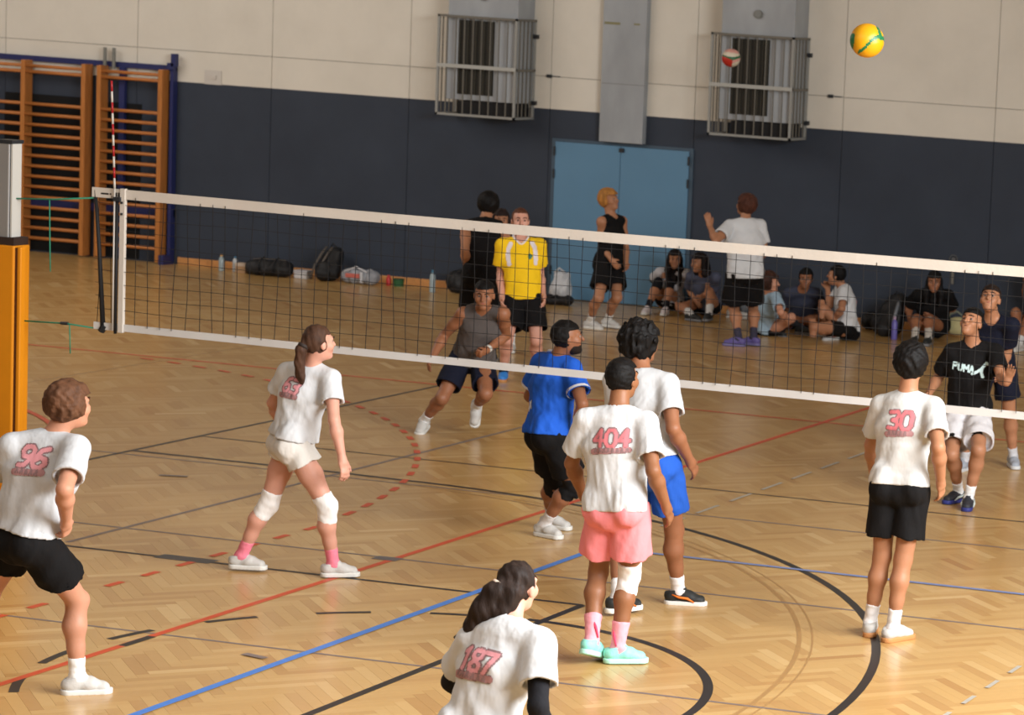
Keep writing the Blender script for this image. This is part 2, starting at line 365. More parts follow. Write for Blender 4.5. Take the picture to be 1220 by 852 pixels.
MB().tube([(-.0, -.05, 2.45), (-.0, -.05, 2.72)], .022).build('pin', M_ZD, t); MB().tube([(.13, -.05, 2.45), (.13, -.05, 2.72)], .022).build('pin', M_ZD, t)

# ------------------------------------------------------------------ net post with pad
NY = 17.5
t = empty('net_post', (-13.02, NY, 0), 'silver aluminium net post in a yellow padded jacket at the net end', 'post')
M_ALU = plain('aluminium', (172, 172, 172), .35, metal=.6)
MB().box((-.07, -.06, 0), (.03, .06, 2.51)).build('mast', M_ALU, t, bevel=.008)
MB().box((.038, -.05, 0), (.05, .05, 2.51)).build('rail', plain('rail_white', (196, 194, 188), .4), t)
MB().box((.03, -.035, 0), (.038, .035, 2.505)).build('groove', plain('groove_dark', (70, 50, 42), .6), t)
MB().box((-.075, -.065, 2.505), (.055, .065, 2.53)).build('cap', M_DARK, t)
M_PAD = plain('pad_yellow', (214, 134, 14), .5, var=.05, vscale=3)
MB().box((-.36, -.09, .02), (.10, .09, 1.79)).build('pad', M_PAD, t, bevel=.012)
MB().box((.122, -.085, .02), (.153, -.03, 1.785)).build('pad', M_PAD, t, bevel=.008)
MB().box((.09, -.075, .02), (.135, -.04, 1.775)).build('pad_gap', plain('pad_shadow', (96, 54, 22), .8), t)
MB().box((-.3, -.08, 1.78), (.09, .08, 1.845)).build('pad_collar', plain('collar_dark', (46, 30, 22), .8), t)

# ------------------------------------------------------------------ volleyball net
M_CORD = plain('net_black', (24, 24, 26), .7); M_TAPE = plain('tape_white', (206, 198, 188), .75, bump=.15, bscale=40); M_TAPEB = plain('tape_white_bottom', (206, 204, 202), .75)
XL, XR = -12.36, -2.86; ZT, ZB = 2.245, 1.245
sag = lambda x: -.018*math.sin(math.pi*min(1, max(0, (x+12.36)/9.5)))
nt_ = empty('volleyball_net', (XL, NY, 0), 'black mesh volleyball net with white tapes stretched across the court', 'net')
def strip(z0, z1, name, m, x0=XL, x1=XR, th=.006, n=60):
    b = MB(); xs = [x0+(x1-x0)*i/n for i in range(n+1)]
    v = []; f = []
    for x in xs:
        s = sag(x); wob = .004*math.sin(x*3.1)+.003*math.sin(x*7.7)
        v += [(x-XL, -th+wob, z0+s), (x-XL, -th+wob, z1+s), (x-XL, th+wob, z1+s), (x-XL, th+wob, z0+s)]
    for i in range(n):
        for k in range(4): f.append((4*i+k, 4*i+(k+1) % 4, 4*i+4+(k+1) % 4, 4*i+4+k))
    f += [(3, 2, 1, 0), (4*n, 4*n+1, 4*n+2, 4*n+3)]
    return b.add(v, f).build(name, m, nt_)
tt = strip(ZT-.068, ZT, 'top_tape', M_TAPE)
strip(ZB, ZB+.05, 'bottom_tape', M_TAPEB, x0=XL+.03)
# maker print near the tape end
b = MB()
for k, (xx, ww, hh) in enumerate(((.06, .07, .012), (.14, .012, .012), (.175, .022, .028), (.205, .02, .03), (.232, .016, .026))):
    b.box((xx, -.0085, 2.205-hh/2), (xx+ww, -.007, 2.205+hh/2))
b.build('tape_print', plain('print_black', (40, 36, 34), .7), tt)
b = MB(); n = int((XR-XL)/.1)
for i in range(n+1):
    x = .05+i*.1
    if x > XR-XL: break
    pts = [(x+.006*math.sin(i*1.7+z*6), .012*math.sin(i*.9+z*3), ZB+.04+(ZT-ZB-.09)*z+sag(x+XL)) for z in (0, .25, .5, .75, 1)]
    b.tube(pts, .0023, 4, False)
for k in range(1, 10):
    z = ZB+.05+(ZT-ZB-.10)*k/9.6
    b.tube([(.03+(XR-XL-.03)*i/40, .008*math.sin(i+k), z+.004*math.sin(i*1.3+k)+sag(XL+(XR-XL)*i/40)) for i in range(41)], .0023, 4, False)
net = b.build('netting', M_CORD, nt_); net['kind'] = 'stuff'
MB().box((.225, -.014, ZB-.01), (.262, .014, ZT+.005)).build('side_band', M_TAPE, nt_)
MB().tube([(.205, -.012, ZB-.02), (.203, -.012, ZT-.08)], .011).build('side_cord', M_CORD, nt_, smooth=True)
MB().tube([(.10, 0, ZB-.01), (.06, 0, 1.8), (.02, 0, ZT-.02)], [.018, .014, .011]).build('edge_rope', M_CORD, nt_, smooth=True)
MB().tube([(.085, 0, ZB-.015), (.11, 0, ZB+.03)], .024).build('rope_knot', M_CORD, nt_)
for lo_, hi_ in (((.18, -.03, ZT-.085), (.235, -.012, ZT-.055)), ((.235, -.022, ZT-.10), (.25, -.012, ZT-.085)), ((.235, -.022, ZT-.18), (.25, -.012, ZT-.165))):
    MB().box(lo_, hi_).build('clamp', M_DARK, nt_)
M_AR, M_AW = plain('antenna_red', (156, 26, 34), .4), plain('antenna_white', (190, 184, 176), .4)
an = MB().tube([(.188, -.02, ZB), (.186, -.02, ZT)], .006).build('antenna', M_AW, nt_, smooth=True)
for k in range(10):
    z0 = ZT+.0755*k; z1 = z0+.0755
    MB().tube([(.186-.004*k, -.02, z0), (.182-.004*k, -.02, z1)], .0075, 8).build('antenna_band', M_AR if k % 2 else M_AW, an, smooth=True)
M_ROPE = plain('rope_green', (40, 132, 104), .7)
for nm, p in (('tie_rope', [(-.66, 0, 2.115), (-.3, 0, 2.135), (.02, 0, 2.17)]), ('tie_rope', [(-.56, -.03, 1.255), (-.2, 0, 1.262), (.09, 0, 1.245)]), ('rope_tail', [(-.345, 0, 2.135), (-.34, .005, 1.8), (-.33, 0, 1.62)]), ('rope_tail', [(-.17, 0, 1.262), (-.165, 0, 1.18), (-.16, 0, 1.05)])):
    MB().tube(p, .006 if nm == 'tie_rope' else .004, 6).build(nm, M_ROPE, nt_, smooth=True)
MB().tube([(-.235, -.005, 1.262), (-.18, -.003, 1.263)], .012).build('rope_toggle', M_DARK, nt_)

# ------------------------------------------------------------------ signed distance sculpting for people, clothes, bags
class Field:
    def __init__(s, lo, hi, h):
        s.h = h; s.lo = np.array(lo, np.float32); n = np.ceil((np.array(hi)-s.lo)/h).astype(int)+1
        s.n = n; s.d = np.full(n, .2, np.float32)
        s.ax = [s.lo[i]+h*np.arange(n[i], dtype=np.float32) for i in range(3)]
    def sl(s, lo, hi):
        a = np.clip(np.floor((np.array(lo)-s.lo)/s.h).astype(int), 0, s.n); b = np.clip(np.ceil((np.array(hi)-s.lo)/s.h).astype(int)+1, 0, s.n)
        return tuple(slice(int(i), int(j)) for i, j in zip(a, b))
    def form(s, sl, v, c0):
        x, y, z = (s.ax[i][sl[i]] for i in range(3))
        return (v[0]*x)[:, None, None]+(v[1]*y)[None, :, None]+(v[2]*z)[None, None, :]+np.float32(c0)
    def cone(s, a, b, ra, rb, e=None, k=1.0, pad=.05):
        """round cone a-b; e, k: radius along unit e is k times larger"""
        a = np.array(a, float); b = np.array(b, float); R = max(ra, rb)*max(k, 1)+pad
        sl = s.sl(np.minimum(a, b)-R, np.maximum(a, b)+R)
        if min(q.stop-q.start for q in sl) < 1: return None
        x, y, z = (s.ax[i][sl[i]]-np.float32(a[i]) for i in range(3))
        ba = (b-a).astype(np.float32); bb = max(float(ba@ba), 1e-9)
        pp = (x*x)[:, None, None]+(y*y)[None, :, None]+(z*z)[None, None, :]
        pb = (x*ba[0])[:, None, None]+(y*ba[1])[None, :, None]+(z*ba[2])[None, None, :]
        t = np.clip(pb/np.float32(bb), 0, 1)
        q2 = pp-2*t*pb+t*t*np.float32(bb)
        if e is not None and k != 1.0:
            e = np.array(e, np.float32); pe = (x*e[0])[:, None, None]+(y*e[1])[None, :, None]+(z*e[2])[None, None, :]
            qe = pe-t*np.float32(ba@e); q2 = q2+qe*qe*np.float32(1/(k*k)-1)
        return sl, np.sqrt(np.maximum(q2, 0))-(np.float32(ra)+t*np.float32(rb-ra))
    def ell(s, c, axes, r, pad=.05):
        c = np.array(c, float); R = max(r)+pad; sl = s.sl(c-R, c+R)
        if min(q.stop-q.start for q in sl) < 1: return None
        a0 = a1 = 0
        for ax, ri in zip(axes, r):
            f = s.form(sl, np.array(ax, np.float32), -float(np.dot(ax, c)))
            a0 = a0+f*f*np.float32(1/ri**2); a1 = a1+f*f*np.float32(1/ri**4)
        a0 = np.sqrt(a0); a1 = np.sqrt(a1)+1e-6
        return sl, a0*(a0-1)/a1
    def add(s, r, k=.02):
        if r is None: return
        sl, b = r; a = s.d[sl]
        if k > 0:
            h = np.maximum(np.float32(k)-np.abs(a-b), 0)/np.float32(k); s.d[sl] = np.minimum(a, b)-h*h*np.float32(k/4)
        else: s.d[sl] = np.minimum(a, b)
    def sub(s, r, k=.004):
        if r is None: return
        sl, b = r; a = s.d[sl]; b = -b; h = np.maximum(np.float32(k)-np.abs(a-b), 0)/np.float32(k); s.d[sl] = np.maximum(a, b)+h*h*np.float32(k/4)
    def all(s): return tuple(slice(0, int(i)) for i in s.n)
    def plane(s, p, n, sl=None):
        return s.form(sl or s.all(), np.array(n, np.float32), -float(np.dot(n, p)))
    def noise(s, amp, freq, seed, stretch=(1, 1, 1), sl=None):
        rs = np.random.RandomState(seed); sl = sl or s.all(); out = 0
        w1 = s.form(sl, rs.normal(size=3)*freq*.5*np.array(stretch), rs.rand()*6)
        for i in range(3):
            v = rs.normal(size=3); v = v/np.linalg.norm(v)*freq*(1+.6*i)*np.array(stretch)
            out = out+np.sin(s.form(sl, v, rs.rand()*6)+1.4*np.sin(w1+i*2))/(1+.5*i)
        return (np.float32(amp)*out).astype(np.float32)
    def mesh(s, name, off=(0, 0, 0)):
        """naive surface nets"""
        d = s.d; ins = d < 0; n = np.array(d.shape)-1
        c = np.zeros(n, np.int8)
        for i in (0, 1):
            for j in (0, 1):
                for k in (0, 1): c += ins[i:n[0]+i, j:n[1]+j, k:n[2]+k]
        act = (c > 0) & (c < 8); idx = np.argwhere(act); vid = np.full(n, -1, np.int32); vid[act] = np.arange(len(idx))
        cs = [(i, j, k) for i in (0, 1) for j in (0, 1) for k in (0, 1)]
        val = {q: d[idx[:, 0]+q[0], idx[:, 1]+q[1], idx[:, 2]+q[2]] for q in cs}
        acc = np.zeros((len(idx), 3), np.float32); cnt = np.zeros(len(idx), np.float32)
        for q in cs:
            for ax in range(3):
                if q[ax]: continue
                r = list(q); r[ax] = 1; a, b = val[q], val[tuple(r)]; m = (a < 0) != (b < 0)
                t = np.where(m, a/np.where(m, a-b, 1), 0); p = np.tile(np.array(q, np.float32), (len(idx), 1)); p[:, ax] = t
                acc += p*m[:, None]; cnt += m
        co = s.lo+(idx+acc/cnt[:, None])*s.h-np.array(off, np.float32)
        Q = []
        for ax in range(3):
            o = [(1, 2), (2, 0), (0, 1)][ax]
            a = [slice(1, -1)]*3; a[ax] = slice(0, -1); b = [slice(1, -1)]*3; b[ax] = slice(1, None)
            A, B = ins[tuple(a)], ins[tuple(b)]; e = np.argwhere(A != B)
            if not len(e): continue
            fl = A[e[:, 0], e[:, 1], e[:, 2]]; p = e+1; p[:, ax] -= 1
            u = np.zeros(3, int); u[o[0]] = 1; v = np.zeros(3, int); v[o[1]] = 1
            g = lambda q: vid[q[:, 0], q[:, 1], q[:, 2]]
            q4 = np.stack([g(p-u-v), g(p-v), g(p), g(p-u)], 1)
            q4[~fl] = q4[~fl][:, ::-1]; Q.append(q4)
        return quads(name, co, np.concatenate(Q) if Q else np.zeros((0, 4), int))

V3 = lambda *a: np.array(a, float)
def nrm(v): v = np.asarray(v, float); return v/(np.linalg.norm(v)+1e-9)
def rot_about(v, ax, a):
    ax = nrm(ax); return v*math.cos(a)+np.cross(ax, v)*math.sin(a)+ax*(ax@v)*(1-math.cos(a))

M_EYE = plain('eye_white', (138, 122, 114), .4); M_IRIS = plain('iris_dark', (34, 22, 18), .2); M_LIP = plain('lips', (160, 88, 80), .5)
M_LACE = plain('lace_white', (225, 225, 222), .8)
SKIN = {}
def skin(c):
    if c not in SKIN: SKIN[c] = mat('skin', rgb(*c), .5, .35, bump=.06, bscale=90, var=.07, vscale=7, sub=.12)
    return SKIN[c]
HAIRM = {}
def hair_mat(c):
    if c not in HAIRM: HAIRM[c] = mat('hair', rgb(*c), .62, .16, bump=.35, bscale=85, var=.35, vscale=26, stretch=(1, 1, .35))
    return HAIRM[c]

def person(J, H, label, hface=0, hpitch=0, hroll=0, female=False, girth=1.0, tone=(200, 150, 118), hair=None, shirt=None, shorts=None, feet=None, shoe=None,
           socks=None, pads=(), sleeves=(), hands=('relaxed', 'relaxed'), vox=.0078, beard=None, mouth=(160, 88, 80), group=None, palms=(None, None), hdirs=(None, None)):
    """one figure: J world joints, H height; the body is one sculpted mesh, clothing and hair are its children"""
    J = {k: np.array(v, float) for k, v in J.items()}; S = H/1.75; g = girth
    up = nrm(J['nb']-J['pel']); rt = nrm((J['sr']-J['sl'])-up*((J['sr']-J['sl'])@up)); fw = np.cross(up, rt)
    hrt = nrm(J['hr']-J['hl']); hup = up; hfw = nrm(np.cross(hup, hrt))
    if fw@hfw < 0: hfw = fw
    base = np.array([J['pel'][0], J['pel'][1], 0.0])
    a, pi = math.radians(hface), math.radians(hpitch)
    HF = V3(math.sin(a)*math.cos(pi), math.cos(a)*math.cos(pi), math.sin(pi)); HR = V3(math.cos(a), -math.sin(a), 0); HU = np.cross(HR, HF)
    if hroll: HR, HU = rot_about(HR, HF, math.radians(hroll)), rot_about(HU, HF, math.radians(hroll))
    hd = J['hd']; hp = lambda x, y, z: hd+(HR*x+HF*y+HU*z)*S
    allp = np.array(list(J.values()))
    fd = {}
    for s in 'lr':
        yaw, pit = feet[s]; yw, pt = math.radians(yaw), math.radians(pit)
        t = V3(math.sin(yw)*math.cos(pt), math.cos(yw)*math.cos(pt), math.sin(pt)); r_ = V3(math.cos(yw), -math.sin(yw), 0); fd[s] = (t, r_, np.cross(r_, t))
    lo = allp.min(0)-.26; hi = allp.max(0)+.24; lo[2] = max(lo[2], -.01)
    F = Field(lo, hi, vox)
    # torso
    T = lambda f: J['pel']+(J['nb']-J['pel'])*f
    if female: rings = [(-.02, .108, 1.52), (.28, .086, 1.38), (.62, .098, 1.38), (.88, .07, 1.75)]
    else: rings = [(-.02, .102, 1.40), (.28, .094, 1.38), (.64, .108, 1.42), (.88, .074, 1.8)]
    bend = .012
    def torso(F, ease, kk, k=.02, lo_=0):
        for (f0, r0, s0), (f1, r1, s1) in zip(rings[lo_:], rings[lo_+1:]):
            off = -fw*.01*S
            F.add(F.cone(T(f0)+off, T(f1)+off, r0*S*g+ease, r1*S*(g if f1 < .8 else 1)+ease, rt, (s0+s1)/2*kk), k)
        for s in 'lr':
            F.add(F.cone(T(.97), J['s'+s]+up*.0, .046*S+ease, .048*S+ease), .035)
        if female:
            for q in (-1, 1): F.add(F.ell(T(.66)+(rt*.062*q+fw*.088)*S, (rt, fw, up), (.058*S+ease, .052*S+ease, .058*S+ease)), .03)
    torso(F, 0, 1.0)
    F.add(F.cone(T(.93), hd-HU*.03*S-HF*.02*S, .060*S, .052*S*(.9 if female else 1)), .035)
    # legs
    for s in 'lr':
        h, k_, an = J['h'+s], J['k'+s], J['a'+s]; tb = -hfw*.045*S
        F.add(F.ell(h+tb-up*.01*S, (hrt, hfw, up), (.082*S*g, .09*S*g, .1*S)), .025)
        th = .082*S*g*(1.05 if female else 1); m = h+(k_-h)*.45
        F.add(F.cone(h-up*.02*S, m, th, th*.86), .025); F.add(F.cone(m, k_, th*.86, .054*S), .03)
        sh = an-k_; kb = nrm(np.cross(np.cross(sh, hfw), sh))
        F.add(F.cone(k_, k_+sh*.32-kb*.016*S, .052*S, .057*S*g), .025); F.add(F.cone(k_+sh*.32-kb*.016*S, k_+sh*.62-kb*.008*S, .057*S*g, .042*S), .025); F.add(F.cone(k_+sh*.6-kb*.006*S, an, .042*S, .035*S), .02)
        F.add(F.ell(k_+kb*.02*S, (hrt, kb, nrm(sh)), (.04*S, .04*S, .048*S)), .02)
        t, r_, u_ = fd[s]
        F.add(F.cone(an-t*.035*S-u_*.03*S, an+t*.11*S-u_*.052*S, .033*S, .024*S), .02)
    # arms and hands
    hi_ = {'l': 0, 'r': 1}
    for s in 'lr':
        q = -1 if s == 'l' else 1; sh, e, w = J['s'+s], J['e'+s], J['w'+s]; ar = .92 if female else 1.0
        F.add(F.ell(sh, (rt, fw, up), (.056*S*ar, .056*S*ar, .055*S*ar)), .02)
        m = sh+(e-sh)*.45; F.add(F.cone(sh, m, .052*S*ar*g, .048*S*ar*g), .03); F.add(F.cone(m, e, .048*S*ar*g, .038*S*ar), .02)
        m = e+(w-e)*.3; F.add(F.cone(e, m, .038*S*ar, .043*S*ar), .02); F.add(F.cone(m, w, .043*S*ar, .026*S*ar), .02)
        kind = hands[hi_[s]]; d = nrm(w-e) if hdirs[hi_[s]] is None else nrm(hdirs[hi_[s]]); pl = palms[hi_[s]]
        if pl is None: pl = -rt*q+fw*.15                     # palms turn to the thighs
        pn = np.array(pl, float); pn = nrm(pn-d*(pn@d)); sd = np.cross(d, pn)    # side axis
        if sd@(fw+up*.01) < 0: sd = -sd                        # thumb side leads
        if kind == 'open' and palms[hi_[s]] is not None: sd = np.cross(d, pn)*q
        pe = w+d*.088*S
        F.add(F.cone(w, w+d*.022*S, .026*S, .028*S, sd, 1.15), .015); F.add(F.cone(w+d*.025*S, pe, .0155*S, .0135*S, sd, 2.5), .012)
        c1, c2 = {'relaxed': (.35, .55), 'fist': (1.25, 1.5), 'open': (.05, .12), 'curl': (.7, .9)}[kind]
        for i, (ox, ln) in enumerate(((.030, .066), (.0105, .076), (-.0095, .071), (-.028, .056))):
            p0 = pe+sd*ox*S-d*.008*S; dd = nrm(d+sd*ox*2.2); d1 = rot_about(dd, np.cross(dd, pn), c1); p1 = p0+d1*ln*.5*S; d2 = rot_about(dd, np.cross(dd, pn), c1+c2); p2 = p1+d2*ln*.5*S
            F.add(F.cone(p0, p1, .0098*S, .0088*S, pad=.015), .006); F.add(F.cone(p1, p2, .0088*S, .0075*S, pad=.015), .005)
        p0 = w+d*.03*S+sd*.028*S; d1 = nrm(d*.75+sd*.62+pn*.25); p1 = p0+d1*.04*S; d2 = nrm(d1+d*.5+pn*.2); p2 = p1+d2*.03*S
        F.add(F.cone(p0, p1, .0125*S, .0105*S, pad=.015), .01); F.add(F.cone(p1, p2, .0105*S, .0085*S, pad=.015), .006)
    # head
    AX = (HR, HF, HU); fs = .93 if female else 1.0
    F.add(F.ell(hp(0, -.012, .025), AX, (.074*S, .094*S, .092*S)), .02); F.add(F.ell(hp(0, .03, -.05), AX, (.055*S*fs, .058*S, .068*S)), .03)
    F.add(F.ell(hp(0, .068, -.092), AX, (.026*S*fs, .024*S, .02*S)), .025)
    for q in (-1, 1):
        F.add(F.ell(hp(.042*q, .052, -.022), AX, (.026*S, .03*S, .03*S)), .02); F.add(F.cone(hp(.012*q, .084, .03), hp(.05*q, .066, .026), .0115*S, .009*S), .014)
        F.add(F.ell(hp(.076*q, -.012, -.008), AX, (.011*S, .02*S, .031*S)), .008); F.sub(F.ell(hp(.031*q, .098, .008), AX, (.017*S, .016*S, .011*S)), .01)
    F.add(F.cone(hp(0, .086, .02), hp(0, .108, -.022), .009*S, .014*S), .012)
    F.add(F.cone(hp(-.02, .076, -.052), hp(.02, .076, -.052), .013*S, .013*S), .014)
    F.sub(F.cone(hp(-.02, .096, -.0525), hp(.02, .096, -.0525), .0035*S, .0035*S), .006)
    body = link('person', F.mesh('person', base), skin(tone), None, tuple(base), True)
    tag(body, label, 'person', group)
    part = lambda name, Fd, m: link(name, Fd.mesh(name, base), m, body, None, True)
    # face details
    for q in (-1, 1):
        m = MB().lathe([(.0001, -.0115*S), (.007*S, -.009*S), (.0105*S, -.004*S), (.0115*S, 0), (.0105*S, .004*S), (.007*S, .009*S), (.0001, .0115*S)], n=10)
        R = np.stack([HR, HU, -HF], 1); c = hp(.031*q, .0745, .008)-base
        m.v = [tuple(R@np.array(v)+c) for v in m.v]; e = m.build('eye', M_EYE, body, smooth=True)
        m = MB().lathe([(.0001, -.0125*S), (.0068*S, -.0100*S), (.0001, -.007*S)], n=10); m.v = [tuple(R@np.array(v)+c) for v in m.v]; m.build('iris', M_IRIS, e, smooth=True)
        if hair: MB().tube([hp(x*q, y, z)-base for x, y, z in ((.013, .097, .03), (.032, .094, .036), (.052, .078, .029))], [.0035*S, .0045*S, .002*S], 6).build('eyebrow', hair_mat(hair['c']), body, smooth=True)
    MB().tube([hp(x, y, z)-base for x, y, z in ((-.022, .0815, -.054), (-.008, .0905, -.0505), (0, .091, -.052), (.008, .0905, -.0505), (.022, .0815, -.054))], [.002*S, .0042*S, .0038*S, .0042*S, .002*S], 6).build('lips', plain('lips', mouth, .5), body, smooth=True)
    # hair
    if hair:
        st = hair['st']; hv = .0062 if vox < .009 else .008
        chain = hair.get('chain'); pts = [hp(*p) for p in chain] if chain else []
        ex = np.array([hd-.19*S, hd+.19*S]+[p-.09 for p in pts]+[p+.09 for p in pts]+([hd-V3(.2, .2, .42)*S] if st == 'long' else []))
        G = Field(ex.min(0), ex.max(0), hv)
        th = {'short': .012, 'crop': .007, 'curly': .034, 'mop': .026, 'pony': .007, 'long': .014, 'bun': .007}[st]
        G.add(G.ell(hp(0, -.014, .028), AX, (.074*S+th, .094*S+th, .092*S+th)), 0)
        if st in ('curly', 'mop'): G.add(G.ell(hp(0, -.03, .035), AX, ((.082+th*.8)*S, (.09+th*.7)*S, (.09+th*.8)*S)), .02)
        n_ = {'short': .0028, 'crop': .0015, 'curly': .010, 'mop': .0042, 'pony': .0018, 'long': .003, 'bun': .0025}[st]
        G.d += G.noise(n_*.6, 95 if st == 'curly' else 130, 3+int(H*1000) % 91, (1, 1, .45) if st in ('pony', 'long') else (1, 1, 1))
        if st in ('curly', 'mop', 'short'): G.d += G.noise(n_*.5, 48, 5+int(H*777) % 91)
        front = hair.get('front', .055); low = hair.get('low', -.055)
        # face opening: below the hairline in front of the ears; nape line behind
        A = G.plane(hp(0, hair.get('side', .018), 0), -HF); B = G.plane(hp(0, 0, front), HU)
        face = np.maximum(A, B); G.d = np.maximum(G.d, -face)
        nape = G.plane(hp(0, 0, low), nrm(HU-HF*.4))
        G.d = np.maximum(G.d, -nape)
        if st == 'long':
            L = hair.get('len', .3)
            for q in (-1, 1):
                G.add(G.cone(hp(.066*q, -.02, .0), hp(.085*q, -.02, -.14)*1+0, .03*S, .034*S), .03); G.add(G.cone(hp(.085*q, -.02, -.14), hp(.08*q, -.0, -.14)-V3(0, 0, (L-.14)*S), .034*S, .018*S), .03)
            G.add(G.cone(hp(0, -.075, .0), hp(0, -.09, -.14), .055*S, .06*S, HR, 1.3), .03); G.add(G.cone(hp(0, -.09, -.14), hp(0, -.085, -.14)-V3(0, 0, (L-.16)*S), .05*S, .03*S, HR, 1.6), .03)
            G.d += G.noise(.003, 90, 8, (1, 1, .2))
        if pts:
            rr = hair['rad']
            for p0, p1, r0, r1 in zip(pts, pts[1:], rr, rr[1:]): G.add(G.cone(p0, p1, r0, r1), .012)
            for p0, p1, r0, r1 in hair.get('extra', ()): G.add(G.cone(hp(*p0), hp(*p1), r0, r1), .012)
            G.d += G.noise(.003, 110, 9, (1, 1, .3))
        ho = part('hair', G, hair_mat(hair['c']))
        if hair.get('tie'):
            p0, p1 = pts[0], pts[1]; dd = nrm(p1-p0)
            MB().tube([p0+dd*.012-base, p0+dd*.034-base], hair['rad'][0]+.009, 12).build('hair_tie', plain('hair_tie', hair['tie'], .7), ho, smooth=True)
    if beard:
        G = Field(hd-.16*S, hd+.16*S, .0065)
        G.add(G.ell(hp(0, .032, -.052), AX, (.058*S, .061*S, .070*S)), 0); G.add(G.ell(hp(0, .069, -.094), AX, (.03*S, .027*S, .023*S)), .02)
        G.d = np.maximum(G.d, G.plane(hp(0, .06, -.036), HU-HF*.25)); G.sub(G.ell(hp(0, .1, -.054), AX, (.028*S, .03*S, .013*S)), .004)
        part('beard', G, hair_mat(beard))
    # shirt
    so = sho = None
    if shirt:
        hem = J['pel']+up*shirt.get('hem', .0)*S; sl_ = shirt.get('sleeve', .6); ea = shirt.get('ease', .02)*S; lv = vox
        pa = np.array([J[k] for k in ('pel', 'nb', 'sl', 'sr', 'el', 'er', 'hl', 'hr')]+[hem]); G = Field(pa.min(0)-.26, pa.max(0)+.2, lv)
        torso(G, ea*.62, 1.0, lo_=1)
        w_ = shirt.get('wide', 1.0)
        drop = nrm(up*.6+V3(0, 0, 1)*.4) if shirt.get('drape') else up
        hb = .112 if not female else .110
        G.add(G.cone(T(.62)-fw*.008*S, hem-drop*.12*S, (.100*S*g+ea*.8)*1.0, (hb*S*g+ea*.8)*w_, rt, 1.30), .02)
        for s in 'lr': G.add(G.ell(J['h'+s]-hfw*.042*S+up*.02*S, (hrt, hfw, up), (.086*S*g+ea*.6, .100*S*g+ea*.6, .16*S)), .02)
        pock = []
        if sl_ > 0:
            for s in 'lr':
                sh, e = J['s'+s], J['e'+s]; d = nrm(e-sh); en = sh+(e-sh)*sl_
                r = G.cone(sh, sh+(e-sh)*(sl_+.35), .056*S+ea*.4, (.064*S+ea*.7)*shirt.get('slw', 1.0)); pl = G.plane(en, d, r[0])
                G.add((r[0], np.maximum(r[1], pl)), .02); pock.append((r[0], np.maximum(r[1]+max(.015, 2.1*vox), -(pl+.03))))
        fo = shirt.get('fold', .0036); wt = np.clip(.55-G.plane(T(.62), up)*2.2, .25, 1.0).astype(np.float32)
        G.d += wt*(G.noise(fo, 36, 11+int(H*1234) % 77, (1, 1, .42))+G.noise(fo*.55, 75, 17+int(H*1234) % 57, (1, 1, .5)))
        pl = -G.plane(hem+nrm(up)*0, nrm(up+fw*shirt.get('tilt', 0)+rt*shirt.get('roll', 0))); inner = np.maximum(G.d+max(.015, 2.1*vox), -(pl+.035)); G.d = np.maximum(G.d, pl); G.sub((G.all(), inner), .002)
        for p in pock: G.sub(p, .002)
        nk = shirt.get('neck', .058)*S
        if sl_ <= 0:
            for s in 'lr':
                q = -1 if s == 'l' else 1; sh = J['s'+s]; ah = shirt.get('arm', .0)
                G.sub(G.cone(sh+rt*q*(.045+ah)*S+up*.08*S, sh+rt*q*(.045+ah)*S-up*.085*S, .062*S, .062*S, fw, 1.5), .008)
        G.sub(G.cone(T(.955)+fw*.012*S, T(1.2)+fw*.03*S, nk, nk*1.3), .004)
        so = part('shirt', G, shirt['m'])
        if shirt.get('collar'):
            c0 = T(.972)+fw*.012*S; n0 = nrm(up+fw*.12); e1 = rt; e2 = np.cross(n0, e1)
            pts = []
            bv = BVHTree.FromPolygons([v.co[:] for v in so.data.vertices], [p.vertices[:] for p in so.data.polygons])
            for i in range(25):
                an_ = 2*math.pi*i/24; dr = e1*math.cos(an_)+e2*math.sin(an_); c1 = c0+dr*(nk+.012)
                hit = bv.ray_cast(Vector(c1+n0*.14-base), Vector(-n0), .3)
                pts.append(np.array(hit[0])+n0*.003 if hit[0] is not None else c1-base)
            MB().tube(pts, .009*S, 6, False).build('collar', cloth('collar', shirt['collar']), so, smooth=True)
        if shirt.get('cuff'):
            for s in 'lr':
                sh, e = J['s'+s], J['e'+s]; d = nrm(e-sh); en = sh+(e-sh)*sl_; rr = (.056*S+ea*.4)+((.064*S+ea*.7)*shirt.get('slw', 1.0)-(.056*S+ea*.4))*(sl_/(sl_+.35))+.002
                MB().tube([en-d*.018-base, en+d*.001-base], rr, 20, False).build('sleeve_trim', cloth('trim', shirt['cuff']), so, smooth=True)
    # shorts
    if shorts:
        fr = shorts.get('len', .6); ea = shorts.get('ease', .03)*S; pa = np.array([J[k] for k in ('pel', 'hl', 'hr', 'kl', 'kr')]+[T(.3)]); G = Field(pa.min(0)-.24, pa.max(0)+.22, vox)
        G.add(G.cone(T(-.02)-hfw*.01, T(.2), .104*S*g+ea*.3, .098*S*g+ea*.2, rt, 1.34), .02)
        pock = []
        for s in 'lr':
            h, k_ = J['h'+s], J['k'+s]; d = nrm(k_-h); en = h+(k_-h)*fr; th = .085*S*g
            G.add(G.ell(h-hfw*.045*S-up*.01*S, (hrt, hfw, up), (.086*S*g+ea*.3, .096*S*g+ea*.3, .105*S)), .02)
            r = G.cone(h-up*.0, h+(k_-h)*(fr+.3), th+ea*.4, (th+ea*.85)*shorts.get('flare', 1.0)); nn = nrm(d+hrt*(-1 if s == 'l' else 1)*shorts.get('slant', 0)); pl = G.plane(en, nn, r[0])
            G.add((r[0], np.maximum(r[1], pl)), .01); pock.append((r[0], np.maximum(r[1]+max(.014, 2.0*vox), -(pl+.035))))
        G.d += G.noise(shorts.get('fold', .003), 46, 23+int(H*999) % 71, (1, 1, .5))
